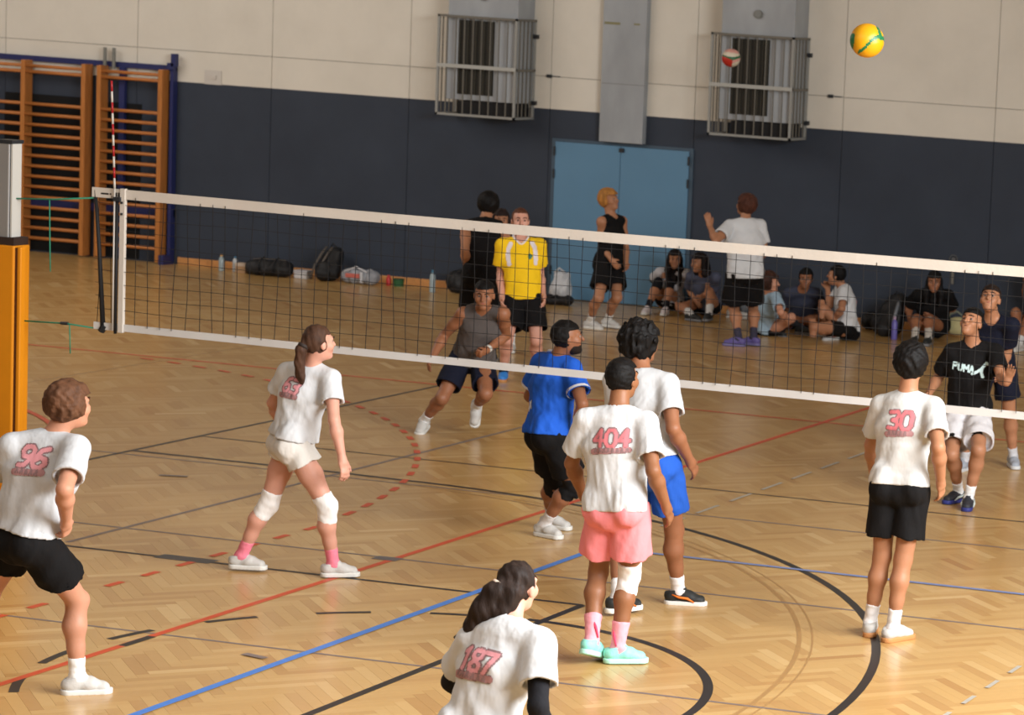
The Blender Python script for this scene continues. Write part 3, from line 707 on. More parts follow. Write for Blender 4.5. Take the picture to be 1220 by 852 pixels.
        G.d = np.maximum(G.d, G.plane(T(.26), up) if not shirt else G.plane(J['pel']+up*(shirt.get('hem', 0)*S+.055), up))
        for p in pock: G.sub(p, .002)
        sho = part('shorts', G, shorts['m'])
    def tubeset(name, a0, a1, r0, r1, m, h=None):
        G = Field(np.minimum(a0, a1)-.1, np.maximum(a0, a1)+.1, h or min(vox, .008)); d = nrm(a1-a0)
        r = G.cone(a0-d*.05, a1+d*.05, r0, r1); G.add(r, 0); G.d = np.maximum(G.d, np.maximum(G.plane(a0, -d), G.plane(a1, d))); G.d += G.noise(.0012, 90, 5)
        return part(name, G, m)
    for s in 'lr':
        k_, an = J['k'+s], J['a'+s]; sh = an-k_; L = np.linalg.norm(sh)
        t, r_, u_ = fd[s]
        if socks:
            c, top = socks[0], socks[1]; f0 = 1-top/L; f0 = max(.02, f0)
            rt_ = .040+(.020 if f0 < .5 else .012 if f0 < .68 else .004)
            kb = nrm(np.cross(np.cross(sh, hfw), sh))
            G = Field(np.minimum(an, k_+sh*f0)-.1, np.maximum(an, k_+sh*f0)+.1, min(vox, .008)); tp = k_+sh*f0-kb*.01*S*(1 if f0 < .7 else .4)
            G.add(G.cone(tp-sh*.05, an, rt_*S, .0375*S), 0); G.add(G.cone(an, an-t*.02*S-u_*.02*S, .039*S, .036*S), .01); G.add(G.cone(an, an+t*.08*S-u_*.045*S, .036*S, .03*S), .02); G.d = np.maximum(G.d, G.plane(tp, -nrm(sh))); G.d += G.noise(.0012, 90, 5)
            so_ = part('sock', G, cloth('sock', c))
            if len(socks) > 2:
                pr = []
                for i in range(7):
                    f = f0+(1-f0)*(.35+.09*i); ang = .5+.12*i; ax1 = r_; ax2 = nrm(np.cross(sh, r_)); pr.append(k_+sh*f+(ax1*math.sin(ang)+ax2*math.cos(ang)*(-1 if ax2@(V3(0, 0, CAM_H)-an) < 0 else 1))*.048*S-base)
                MB().tube(pr, [.004, .007, .008, .007, .006, .005, .003], 6).build('sock_mark', cloth('sock_mark', socks[2]), so_, smooth=True)
        # shoe: upper, sole and laces in the foot frame, sole 85 mm under the ankle joint
        o = an-u_*.085*S; fp = lambda x, y, z: o+(r_*x+t*y+u_*z)*S
        G = Field(np.minimum(fp(0, -.12, 0), fp(0, .24, 0))-.1, np.maximum(fp(0, -.12, .1), fp(0, .24, .1))+.1, .0065 if vox < .009 else .0085)
        G.add(G.cone(fp(0, -.040, .05), fp(0, .06, .052), .037*S, .039*S), 0); G.add(G.cone(fp(0, .05, .05), fp(.004, .128, .034), .038*S, .031*S, r_, 1.18), .02)
        G.add(G.cone(fp(0, -.035, .06), fp(0, .0, .105), .040*S, .044*S), .02); G.d = np.maximum(G.d, np.maximum(G.plane(fp(0, 0, .098), nrm(u_-t*.25)), -G.plane(fp(0, 0, .022), u_)))
        G.d += G.noise(.0014, 85, 4)
        up_ = part('shoe', G, shoe['m'])
        G = Field(np.minimum(fp(0, -.12, 0), fp(0, .24, 0))-.09, np.maximum(fp(0, -.12, .05), fp(0, .24, .05))+.09, .0065 if vox < .009 else .0085)
        zc = G.plane(fp(0, 0, .015), u_); r = G.cone(fp(0, -.040, .015), fp(.004, .13, .015), .040*S, .043*S)
        flat = np.sqrt(np.maximum((r[1]+np.float32(.0415*S))**2-zc[r[0]]**2, 0))-np.float32(.0425*S)
        G.add((r[0], np.maximum(flat, np.abs(zc[r[0]])-.0150*S)), 0)
        link('sole', G.mesh('sole', base), shoe['s'], up_, None, True)
        if shoe.get('lace', True) and vox < .0085:
            m = MB()
            for i in range(4):
                y = .045+.021*i; z = .094-.018*i*.75; m.tube([fp(-.024, y, z-.010)-base, fp(0, y+.004, z)-base, fp(.024, y, z-.010)-base], .0045*S, 5)
            m.build('laces', shoe.get('lm', M_LACE), up_, smooth=True)
        if shoe.get('mark'):
            m = MB()
            for q in (-1, 1):
                m.tube([fp(.047*q, .10, .028)-base, fp(.049*q, .06, .05)-base, fp(.046*q, .01, .055)-base, fp(.044*q, -.03, .07)-base], [.004, .009, .008, .004], 6)
            m.build('side_mark', plain('shoe_mark', shoe['mark'], .6), up_, smooth=True)
    for s, c in pads:
        h, k_, an = J['h'+s], J['k'+s], J['a'+s]; d0 = nrm(h-k_); d1 = nrm(an-k_)
        G = Field(k_-.22, k_+.22, min(vox, .008)); kb = nrm(np.cross(np.cross(an-k_, hfw), an-k_))
        G.add(G.cone(k_+d0*.11*S, k_, .067*S*g, .063*S), 0); G.add(G.cone(k_, k_+d1*.12*S-kb*.008*S, .063*S, .061*S*g), .01); G.add(G.ell(k_+kb*.032*S, (hrt, kb, d1), (.045*S, .035*S, .06*S)), .02)
        G.d = np.maximum(G.d, np.maximum(G.plane(k_+d0*.085*S, d0), G.plane(k_+d1*.11*S, d1))); G.d += G.noise(.0015, 80, 6); part('knee_pad', G, cloth('knee_pad', c))
    for s, c, f0 in sleeves:
        sh, e, w = J['s'+s], J['e'+s], J['w'+s]; p0 = sh+(e-sh)*f0; pa = np.array([p0, e, w]); G = Field(pa.min(0)-.1, pa.max(0)+.1, vox)
        m = e+(w-e)*.3; G.add(G.cone(p0-(e-sh)*.1, e, .052*S*g, .043*S), 0); G.add(G.cone(e, m, .043*S, .047*S), .02); G.add(G.cone(m, w, .047*S, .031*S), .02)
        G.d = np.maximum(G.d, G.plane(p0, -nrm(e-sh)) if True else 0); G.d = np.maximum(G.d, G.plane(w, nrm(w-e))); part('arm_sleeve', G, cloth('arm_sleeve', c))
    return dict(body=body, shirt=so, shorts=sho, base=base, up=up, rt=rt, fw=fw, J=J, T=T, S=S, fd=fd, hd=hd, hp=hp, HF=HF, HR=HR, HU=HU)

# ------------------------------------------------------------------ flat prints pressed onto shirts
def stroke_sdf(strokes, X, Y):
    d = np.full(X.shape, 9.0)
    for st in strokes:
        for (x0, y0), (x1, y1) in zip(st, st[1:]):
            ba = np.array([x1-x0, y1-y0]); bb = max(ba@ba, 1e-9); t = np.clip(((X-x0)*ba[0]+(Y-y0)*ba[1])/bb, 0, 1); d = np.minimum(d, np.hypot(X-x0-t*ba[0], Y-y0-t*ba[1]))
    return d
def press(name, P, target, centre, right, upv, inward, layers, ext, cell=.0045):
    """layers: (strokes, half width, material, lift); each becomes a thin patch lying on the target cloth"""
    base = P['base']; bv = BVHTree.FromPolygons([v.co[:] for v in target.data.vertices], [p.vertices[:] for p in target.data.polygons])
    nx, ny = int(2*ext[0]/cell), int(2*ext[1]/cell); xs = -ext[0]+cell*np.arange(nx+1); ys = -ext[1]+cell*np.arange(ny+1)
    X, Y = np.meshgrid(xs, ys, indexing='ij'); Z = np.full(X.shape, np.nan); c = np.array(centre)-base; inw = nrm(inward)
    for i in range(nx+1):
        for j in range(ny+1):
            o = c+right*X[i, j]+upv*Y[i, j]-inw*.35; h = bv.ray_cast(Vector(o), Vector(inw), .6)
            if h[0] is not None: Z[i, j] = h[3]-.35
    Xc, Yc = (X[:-1, :-1]+X[1:, 1:])/2, (Y[:-1, :-1]+Y[1:, 1:])/2
    for nm, strokes, hw, m, lift in layers:
        d = stroke_sdf(strokes, Xc, Yc); ok = (d < hw) & ~np.isnan(Z[:-1, :-1]+Z[1:, :-1]+Z[:-1, 1:]+Z[1:, 1:]); ids = np.argwhere(ok)
        if not len(ids): continue
        vid = {}; v = []; f = []
        for i, j in ids:
            q = []
            for a, b in ((i, j), (i+1, j), (i+1, j+1), (i, j+1)):
                if (a, b) not in vid: vid[(a, b)] = len(v); v.append(c+right*X[a, b]+upv*Y[a, b]+inw*(Z[a, b]-lift))
                q.append(vid[(a, b)])
            f.append(q)
        me = quads(nm, v, f); link(nm, me, m, target, None, True)
DIG = {'0': [[(.0, .25), (.0, .75), (.15, 1), (.45, 1), (.6, .75), (.6, .25), (.45, 0), (.15, 0), (.0, .25)]],
       '3': [[(.02, .95), (.5, 1), (.6, .8), (.5, .55), (.25, .5), (.5, .45), (.6, .22), (.5, 0), (.02, .05)]],
       '4': [[(.42, 0), (.42, 1), (.0, .36), (.6, .36)]],
       '6': [[(.5, .98), (.2, .85), (.03, .5), (.03, .2), (.2, 0), (.45, .02), (.58, .22), (.5, .45), (.25, .52), (.06, .35)]],
       '9': [[(.56, .62), (.4, .46), (.14, .5), (.02, .72), (.12, .95), (.4, 1), (.58, .8), (.56, .4), (.4, .06), (.1, .02)]],
       '1': [[(.12, .8), (.32, 1), (.32, 0)]], '8': [[(.3, .52), (.05, .7), (.1, .95), (.3, 1), (.5, .95), (.55, .7), (.3, .52), (.03, .3), (.1, .04), (.3, 0), (.5, .04), (.57, .3), (.3, .52)]],
       '7': [[(.0, .98), (.58, .98), (.22, 0)]]}
M_PINK, M_PRED, M_PEDGE = cloth('print_pink', (208, 142, 148)), cloth('print_red', (200, 112, 118)), cloth('print_edge', (140, 112, 114))
M_PBAND = cloth('print_band', (170, 128, 130))
def number_print(P, txt, cz, hh, cx=0.0, slant=0.0, rot=0.0, gap=.14, script='bar', fill=None):
    """arched team number with a lettered band beneath, on the back of the shirt"""
    fill = fill or M_PINK; ww = .6*hh; n = len(txt); tot = n*ww+(n-1)*gap*hh; st = []
    for i, ch in enumerate(txt):
        for s in DIG[ch]: st.append([(-tot/2+i*(ww+gap*hh)+x*hh+slant*y*hh, (y-.2)*hh) for x, y in s])
    b0 = -hh*.45; bw = tot/2+.004
    band = [[(-bw, b0-.008), (bw*.96, b0+.004)]]
    marks = []
    for i in range(int(bw*2/.026)):
        x = -bw+.013+i*.026; marks.append([(x-.004, b0-hh*.12), (x+.005, b0+hh*.14), (x+.009, b0-hh*.1)])
    ca, sa = math.cos(rot), math.sin(rot); R = lambda S_: [[(x*ca-y*sa, x*sa+y*ca) for x, y in s] for s in S_]
    c = P['T'](cz)+P['rt']*cx; right = P['rt']; upv = P['up']; inw = P['fw']
    hw = hh*.105
    lay = [('print_outline', R(st+(band if script else [])), hw+.007, M_PEDGE, .002), ('print_number', R(st), hw, fill, .0035)]
    if script: lay += [('print_band', R(band), hh*.17, M_PBAND, .0035), ('print_lettering', R(marks), .0042, M_PEDGE, .005)]
    press('print', P, P['shirt'], c, right, upv, inw, lay, (bw+.06, hh+.06))

# ------------------------------------------------------------------ poses: joints in metres on the hall floor
POSES = {
    'left': {'pel': (-9.249, 12.564, 0.841), 'hl': (-9.320, 12.620, 0.842), 'hr': (-9.157, 12.562, 0.828), 'kl': (-9.565, 12.720, 0.499), 'kr': (-9.113, 12.829, 0.493), 'al': (-9.711, 12.718, 0.109), 'ar': (-9.096, 12.816, 0.082), 'nb': (-9.163, 12.671, 1.375), 'sl': (-9.329, 12.581, 1.323), 'sr': (-8.991, 12.630, 1.336), 'el': (-9.531, 12.638, 1.105), 'er': (-8.890, 12.399, 1.168), 'wl': (-9.614, 12.840, 0.956), 'wr': (-8.982, 12.545, 0.969), 'hd': (-9.087, 12.710, 1.538)},
    'pony': {'pel': (-9.814, 15.985, 0.844), 'hl': (-9.877, 16.040, 0.846), 'hr': (-9.752, 15.928, 0.836), 'kl': (-9.991, 16.001, 0.450), 'kr': (-9.568, 15.988, 0.472), 'al': (-10.162, 15.974, 0.094), 'ar': (-9.567, 16.075, 0.087), 'nb': (-9.733, 16.023, 1.359), 'sl': (-9.897, 16.031, 1.303), 'sr': (-9.573, 15.998, 1.293), 'el': (-10.055, 16.123, 1.079), 'er': (-9.469, 15.876, 1.052), 'wl': (-10.084, 16.285, 0.889), 'wr': (-9.400, 15.870, 0.808), 'hd': (-9.655, 15.985, 1.513)},
    'front': {'pel': (-5.590, 10.542, 0.677), 'hl': (-5.672, 10.543, 0.688), 'hr': (-5.508, 10.529, 0.670), 'kl': (-5.613, 10.875, 0.460), 'kr': (-5.412, 10.863, 0.460), 'al': (-5.634, 10.768, 0.085), 'ar': (-5.435, 10.757, 0.085), 'nb': (-5.526, 10.668, 1.175), 'sl': (-5.681, 10.652, 1.092), 'sr': (-5.365, 10.634, 1.116), 'el': (-5.831, 10.761, 0.875), 'er': (-5.284, 10.477, 0.892), 'wl': (-5.674, 10.871, 0.717), 'wr': (-5.284, 10.575, 0.663), 'hd': (-5.547, 10.776, 1.311)},
    'pink': {'pel': (-6.980, 14.724, 0.901), 'hl': (-7.067, 14.749, 0.904), 'hr': (-6.893, 14.733, 0.920), 'kl': (-7.154, 14.879, 0.498), 'kr': (-6.946, 14.848, 0.504), 'al': (-7.088, 14.688, 0.136), 'ar': (-6.964, 14.772, 0.090), 'nb': (-7.024, 14.783, 1.462), 'sl': (-7.192, 14.730, 1.402), 'sr': (-6.849, 14.782, 1.411), 'el': (-7.308, 14.800, 1.130), 'er': (-6.734, 14.651, 1.162), 'wl': (-7.317, 14.971, 0.928), 'wr': (-6.707, 14.789, 0.937), 'hd': (-7.033, 14.846, 1.636)},
    'bshorts': {'pel': (-7.420, 16.164, 0.895), 'hl': (-7.514, 16.184, 0.890), 'hr': (-7.338, 16.136, 0.934), 'kl': (-7.641, 16.208, 0.445), 'kr': (-7.338, 16.306, 0.507), 'al': (-7.531, 15.944, 0.112), 'ar': (-7.350, 16.435, 0.084), 'nb': (-7.552, 16.191, 1.486), 'sl': (-7.732, 16.205, 1.423), 'sr': (-7.365, 16.188, 1.437), 'el': (-7.730, 16.315, 1.119), 'er': (-7.244, 16.025, 1.186), 'wl': (-7.627, 16.418, 0.878), 'wr': (-7.201, 16.199, 0.967), 'hd': (-7.595, 16.278, 1.658)},
    'blue': {'pel': (-8.966, 17.803, 0.745), 'hl': (-9.025, 17.868, 0.750), 'hr': (-8.903, 17.747, 0.770), 'kl': (-9.067, 18.086, 0.386), 'kr': (-8.847, 17.954, 0.402), 'al': (-9.200, 18.331, 0.087), 'ar': (-9.096, 18.026, 0.086), 'nb': (-8.976, 17.884, 1.298), 'sl': (-9.126, 17.962, 1.242), 'sr': (-8.822, 17.813, 1.243), 'el': (-9.249, 18.047, 0.983), 'er': (-8.668, 17.682, 1.023), 'wl': (-9.157, 18.238, 0.832), 'wr': (-8.732, 17.763, 0.783), 'hd': (-8.875, 17.841, 1.444)},
    'gray': {'pel': (-11.744, 21.842, 0.640), 'hl': (-11.667, 21.885, 0.626), 'hr': (-11.827, 21.827, 0.668), 'kl': (-11.459, 21.574, 0.411), 'kr': (-11.846, 21.547, 0.341), 'al': (-11.703, 21.865, 0.248), 'ar': (-12.120, 21.744, 0.101), 'nb': (-11.553, 21.659, 1.121), 'sl': (-11.380, 21.674, 1.087), 'sr': (-11.714, 21.616, 1.063), 'el': (-11.451, 21.879, 0.876), 'er': (-11.922, 21.682, 0.853), 'wl': (-11.500, 21.642, 0.772), 'wr': (-11.911, 21.477, 0.688), 'hd': (-11.485, 21.539, 1.244)},
    '30': {'pel': (-5.787, 16.120, 0.942), 'hl': (-5.877, 16.121, 0.946), 'hr': (-5.700, 16.145, 0.946), 'kl': (-5.895, 16.165, 0.506), 'kr': (-5.748, 16.135, 0.506), 'al': (-5.956, 16.176, 0.088), 'ar': (-5.778, 16.096, 0.087), 'nb': (-5.798, 16.202, 1.506), 'sl': (-5.964, 16.214, 1.426), 'sr': (-5.622, 16.188, 1.450), 'el': (-6.064, 16.333, 1.158), 'er': (-5.510, 15.991, 1.239), 'wl': (-6.083, 16.472, 0.927), 'wr': (-5.528, 16.123, 1.004), 'hd': (-5.791, 16.228, 1.695)},
    'cat': {'pel': (-7.032, 21.055, 0.720), 'hl': (-6.946, 21.073, 0.718), 'hr': (-7.119, 21.069, 0.725), 'kl': (-6.817, 20.743, 0.481), 'kr': (-7.047, 20.781, 0.420), 'al': (-6.900, 20.810, 0.086), 'ar': (-7.057, 21.022, 0.089), 'nb': (-7.011, 21.064, 1.264), 'sl': (-6.839, 21.083, 1.216), 'sr': (-7.174, 21.029, 1.193), 'el': (-6.707, 20.879, 1.042), 'er': (-7.317, 21.151, 0.960), 'wl': (-6.590, 20.646, 1.039), 'wr': (-7.302, 20.907, 0.868), 'hd': (-7.018, 21.000, 1.435)},
    'navy': {'pel': (-7.362, 22.697, 0.872), 'hl': (-7.287, 22.741, 0.895), 'hr': (-7.451, 22.687, 0.878), 'kl': (-7.253, 22.862, 0.485), 'kr': (-7.479, 22.510, 0.485), 'al': (-7.241, 22.986, 0.089), 'ar': (-7.541, 22.577, 0.082), 'nb': (-7.299, 22.399, 1.329), 'sl': (-7.125, 22.393, 1.288), 'sr': (-7.462, 22.406, 1.258), 'el': (-7.209, 22.562, 1.051), 'er': (-7.535, 22.605, 1.041), 'wl': (-7.172, 22.336, 0.920), 'wr': (-7.584, 22.512, 0.799), 'hd': (-7.302, 22.320, 1.496)},
    'yellow': {'pel': (-13.016, 25.201, 0.801), 'hl': (-12.944, 25.253, 0.818), 'hr': (-13.099, 25.163, 0.804), 'kl': (-12.818, 25.109, 0.422), 'kr': (-13.043, 24.943, 0.425), 'al': (-12.936, 25.343, 0.089), 'ar': (-13.174, 25.145, 0.078), 'nb': (-13.080, 25.227, 1.369), 'sl': (-12.918, 25.299, 1.335), 'sr': (-13.218, 25.125, 1.320), 'el': (-12.956, 25.400, 1.044), 'er': (-13.267, 25.204, 1.025), 'wl': (-12.838, 25.255, 0.849), 'wr': (-13.172, 25.056, 0.820), 'hd': (-13.097, 25.237, 1.561)},
    'btank': {'pel': (-14.011, 26.213, 0.870), 'hl': (-14.087, 26.161, 0.873), 'hr': (-13.928, 26.253, 0.870), 'kl': (-14.173, 26.327, 0.463), 'kr': (-13.996, 26.432, 0.462), 'al': (-14.085, 26.137, 0.085), 'ar': (-13.890, 26.248, 0.085), 'nb': (-14.068, 26.332, 1.429), 'sl': (-14.207, 26.223, 1.372), 'sr': (-13.932, 26.444, 1.370), 'el': (-14.102, 26.016, 1.157), 'er': (-13.762, 26.319, 1.135), 'wl': (-14.156, 26.163, 0.930), 'wr': (-13.831, 26.439, 0.896), 'hd': (-14.087, 26.447, 1.582)},
    'woman': {'pel': (-14.220, 27.117, 0.794), 'hl': (-14.146, 27.155, 0.800), 'hr': (-14.290, 27.072, 0.787), 'kl': (-14.069, 26.973, 0.445), 'kr': (-14.225, 26.872, 0.439), 'al': (-14.128, 27.112, 0.085), 'ar': (-14.304, 27.014, 0.085), 'nb': (-14.176, 26.963, 1.287), 'sl': (-14.044, 27.060, 1.313), 'sr': (-14.325, 26.897, 1.319), 'el': (-14.017, 27.156, 1.046), 'er': (-14.397, 26.937, 1.045), 'wl': (-13.963, 27.087, 0.813), 'wr': (-14.365, 26.854, 0.813), 'hd': (-14.146, 26.837, 1.403)},
    'blond': {'pel': (-14.287, 29.740, 0.737), 'hl': (-14.281, 29.829, 0.743), 'hr': (-14.322, 29.659, 0.742), 'kl': (-14.149, 29.633, 0.383), 'kr': (-14.273, 29.422, 0.386), 'al': (-14.355, 29.848, 0.094), 'ar': (-14.466, 29.628, 0.084), 'nb': (-14.305, 29.747, 1.291), 'sl': (-14.254, 29.909, 1.235), 'sr': (-14.343, 29.579, 1.238), 'el': (-14.212, 29.935, 0.936), 'er': (-14.378, 29.675, 0.953), 'wl': (-14.110, 29.759, 0.768), 'wr': (-14.190, 29.554, 0.814), 'hd': (-14.338, 29.745, 1.475)},
    'wback': {'pel': (-12.517, 29.421, 0.816), 'hl': (-12.588, 29.365, 0.820), 'hr': (-12.469, 29.498, 0.820), 'kl': (-12.660, 29.491, 0.403), 'kr': (-12.505, 29.669, 0.414), 'al': (-12.488, 29.266, 0.090), 'ar': (-12.376, 29.426, 0.094), 'nb': (-12.541, 29.441, 1.382), 'sl': (-12.677, 29.329, 1.329), 'sr': (-12.422, 29.572, 1.343), 'el': (-12.718, 29.063, 1.177), 'er': (-12.361, 29.594, 1.041), 'wl': (-12.872, 29.238, 1.313), 'wr': (-12.543, 29.762, 0.932), 'hd': (-12.576, 29.501, 1.558)},
    's16': {'pel': (-14.609, 32.051, 0.108), 'hl': (-14.533, 32.083, 0.098), 'hr': (-14.690, 32.039, 0.129), 'kl': (-14.484, 31.778, 0.363), 'kr': (-14.611, 31.719, 0.367), 'al': (-14.406, 31.513, 0.089), 'ar': (-14.605, 31.446, 0.089), 'nb': (-14.456, 31.804, 0.535), 'sl': (-14.294, 31.810, 0.498), 'sr': (-14.612, 31.766, 0.488), 'el': (-14.409, 32.025, 0.349), 'er': (-14.790, 31.958, 0.375), 'wl': (-14.488, 31.803, 0.430), 'wr': (-14.564, 31.871, 0.430), 'hd': (-14.400, 31.709, 0.670)},
    's17': {'pel': (-14.030, 31.871, 0.108), 'hl': (-13.948, 31.890, 0.108), 'hr': (-14.113, 31.874, 0.122), 'kl': (-13.868, 31.554, 0.331), 'kr': (-14.204, 31.473, 0.122), 'al': (-13.731, 31.266, 0.100), 'ar': (-13.932, 31.189, 0.085), 'nb': (-13.967, 31.587, 0.544), 'sl': (-13.802, 31.572, 0.506), 'sr': (-14.127, 31.594, 0.488), 'el': (-13.921, 31.773, 0.335), 'er': (-14.227, 31.797, 0.309), 'wl': (-13.929, 31.527, 0.282), 'wr': (-14.071, 31.631, 0.201), 'hd': (-13.978, 31.473, 0.678)},
    's18': {'pel': (-12.705, 30.550, 0.101), 'hl': (-12.737, 30.611, 0.150), 'hr': (-12.646, 30.509, 0.054), 'kl': (-12.764, 31.014, 0.227), 'kr': (-12.319, 30.344, 0.243), 'al': (-12.414, 30.907, 0.080), 'ar': (-12.582, 30.575, 0.062), 'nb': (-12.587, 30.260, 0.519), 'sl': (-12.707, 30.363, 0.456), 'sr': (-12.445, 30.170, 0.493), 'el': (-12.803, 30.614, 0.349), 'er': (-12.294, 29.977, 0.341), 'wl': (-12.844, 30.808, 0.194), 'wr': (-12.301, 30.202, 0.227), 'hd': (-12.519, 30.162, 0.648)},
    's19': {'pel': (-12.649, 31.538, 0.085), 'hl': (-12.572, 31.577, 0.093), 'hr': (-12.733, 31.519, 0.091), 'kl': (-12.322, 31.241, 0.137), 'kr': (-12.638, 31.109, 0.102), 'al': (-12.708, 31.349, 0.080), 'ar': (-12.479, 31.480, 0.080), 'nb': (-12.536, 31.216, 0.497), 'sl': (-12.381, 31.281, 0.453), 'sr': (-12.697, 31.188, 0.434), 'el': (-12.434, 31.526, 0.295), 'er': (-12.786, 31.399, 0.246), 'wl': (-12.469, 31.329, 0.458), 'wr': (-12.601, 31.321, 0.408), 'hd': (-12.467, 31.121, 0.634)},
    's20': {'pel': (-11.769, 30.691, 0.116), 'hl': (-11.781, 30.613, 0.150), 'hr': (-11.776, 30.770, 0.080), 'kl': (-11.989, 30.247, 0.173), 'kr': (-12.007, 30.555, 0.359), 'al': (-11.894, 30.621, 0.054), 'ar': (-12.086, 30.840, 0.084), 'nb': (-11.909, 30.906, 0.589), 'sl': (-11.844, 30.750, 0.547), 'sr': (-12.008, 31.041, 0.540), 'el': (-11.767, 30.518, 0.382), 'er': (-12.020, 30.794, 0.377), 'wl': (-11.909, 30.662, 0.221), 'wr': (-12.123, 30.953, 0.553), 'hd': (-11.966, 30.811, 0.730)},
    's21': {'pel': (-11.057, 31.685, 0.123), 'hl': (-10.978, 31.727, 0.136), 'hr': (-11.144, 31.666, 0.125), 'kl': (-10.980, 31.310, 0.266), 'kr': (-11.116, 31.252, 0.260), 'al': (-10.856, 30.954, 0.086), 'ar': (-10.998, 30.890, 0.087), 'nb': (-10.977, 31.386, 0.583), 'sl': (-10.812, 31.447, 0.548), 'sr': (-11.140, 31.329, 0.531), 'el': (-10.830, 31.692, 0.366), 'er': (-11.320, 31.508, 0.360), 'wl': (-10.968, 31.467, 0.332), 'wr': (-11.214, 31.291, 0.246), 'hd': (-10.925, 31.258, 0.709)},
    's22': {'pel': (-9.726, 31.616, 0.123), 'hl': (-9.648, 31.575, 0.122), 'hr': (-9.812, 31.631, 0.128), 'kl': (-9.755, 31.329, 0.453), 'kr': (-9.939, 31.351, 0.424), 'al': (-9.815, 31.161, 0.085), 'ar': (-9.837, 31.157, 0.078), 'nb': (-9.697, 31.648, 0.665), 'sl': (-9.546, 31.585, 0.604), 'sr': (-9.863, 31.699, 0.658), 'el': (-9.510, 31.647, 0.314), 'er': (-10.015, 31.943, 0.573), 'wl': (-9.525, 31.549, 0.073), 'wr': (-9.972, 31.775, 0.768), 'hd': (-9.768, 31.647, 0.833)},
}

# ------------------------------------------------------------------ the people
WT = cloth('white_tee', (202, 204, 207)); BK = cloth('black_cloth', (19, 18, 19)); NV = cloth('navy_cloth', (22, 25, 40))
S_WH = dict(m=plain('shoe_white', (190, 188, 184), .65, bump=.2, bscale=70), s=plain('sole_white', (212, 211, 206), .55))
S_GUM = dict(m=S_WH['m'], s=plain('sole_gum', (184, 128, 78), .5))
S_MINT = dict(m=plain('shoe_mint', (140, 216, 200), .55, bump=.2, bscale=70), s=plain('sole_mint', (176, 226, 208), .5), lm=plain('lace_mint', (170, 226, 214), .7))
S_MULTI = dict(m=plain('shoe_black', (36, 38, 38), .6, bump=.2, bscale=70), s=plain('sole_white', (226, 224, 218), .55), mark=(228, 120, 40), lm=plain('lace_brown', (120, 90, 60), .8))
S_BLK = dict(m=plain('shoe_dark', (38, 40, 48), .6, bump=.2, bscale=70), s=plain('sole_blue', (44, 52, 120), .5), mark=(190, 200, 196), lm=plain('lace_pale', (190, 196, 180), .8))
S_GREY = dict(m=plain('shoe_grey', (150, 156, 166), .6, bump=.2, bscale=70), s=plain('sole_pale', (200, 202, 204), .55))
S_BLUE = dict(m=plain('shoe_blue', (52, 128, 208), .5), s=plain('sole_gum', (184, 128, 78), .5))
S_PURP = dict(m=plain('shoe_purple', (92, 82, 142), .6), s=plain('sole_purple', (110, 104, 150), .5))
S_DK = dict(m=plain('shoe_black', (36, 38, 38), .6, bump=.2, bscale=70), s=plain('sole_grey', (120, 120, 122), .5))
FAIR, TAN, BROWN, DEEP, ROSY = (190, 136, 110), (166, 116, 86), (144, 95, 67), (140, 93, 63), (204, 150, 130)
def J_(n): return POSES[n]

A = person(J_('left'), 1.76, 'person crouching in a white tee numbered 96 and black shorts beside the yellow pad', 14, 4, tone=FAIR, hair=dict(st='mop', c=(92, 62, 44), low=-.045, front=.06),
    shirt=dict(m=cloth('tee_grey_white', (190, 192, 195)), hem=.055, sleeve=.72, ease=.03, drape=1, tilt=-.1), shorts=dict(m=BK, len=.52, ease=.04, flare=1.08, slant=-.35), feet={'l': (15, -10), 'r': (50, 0)}, shoe=S_WH, socks=((236, 236, 234), .115), hands=('relaxed', 'curl'))
number_print(A, '96', .74, .105, cx=-.01, slant=.2, rot=.12, gap=.12)
P_ = person(J_('pony'), 1.68, 'person with brown ponytail in white tee, white shorts and white knee pads watching the net', 28, 4, female=True, tone=ROSY,
    hair=dict(st='pony', c=(70, 48, 36), front=.062, low=-.075, chain=((0, -.10, .015), (-.005, -.128, -.03), (-.02, -.135, -.12), (-.025, -.125, -.21), (-.02, -.12, -.26)), rad=(.026, .034, .036, .026, .01), tie=(40, 30, 26)),
    shirt=dict(m=WT, hem=.05, sleeve=.58, ease=.024), shorts=dict(m=cloth('shorts_cream', (208, 204, 198)), len=.27, ease=.036, flare=1.08, fold=.003), feet={'l': (72, 0), 'r': (52, 0)}, shoe=S_WH, socks=((232, 130, 150), .115), pads=(('l', (232, 230, 228)), ('r', (232, 230, 228))), hands=('relaxed', 'relaxed'))
number_print(P_, '63', .69, .088, cx=-.03, slant=.05, rot=-.02, gap=.13)
W_ = person(J_('front'), 1.66, 'person with long dark ponytail and black arm sleeves under a white tee numbered 187', 2, 2, female=True, tone=ROSY,
    hair=dict(st='pony', c=(40, 30, 26), front=.06, low=-.1, chain=((-.02, -.095, .04), (-.045, -.13, .0), (-.085, -.15, -.08), (-.125, -.15, -.155), (-.165, -.14, -.215), (-.20, -.13, -.25)), rad=(.028, .044, .055, .048, .03, .01), tie=(206, 184, 168),
    extra=(((.01, -.085, .0), (-.02, -.115, -.085), .055, .055), ((-.02, -.115, -.085), (-.09, -.14, -.155), .055, .035), ((-.12, -.15, -.15), (-.13, -.145, -.25), .03, .008), ((-.16, -.15, -.18), (-.23, -.13, -.225), .026, .006), ((-.10, -.15, -.16), (-.09, -.14, -.24), .026, .007))),
    shirt=dict(m=WT, hem=-.02, sleeve=.66, ease=.034, fold=.0045, slw=1.05), shorts=dict(m=BK, len=.4), feet={'l': (0, 0), 'r': (10, 0)}, shoe=S_WH, socks=((236, 236, 234), .115), sleeves=(('l', (28, 28, 32), .35), ('r', (28, 28, 32), .35)), vox=.0072)
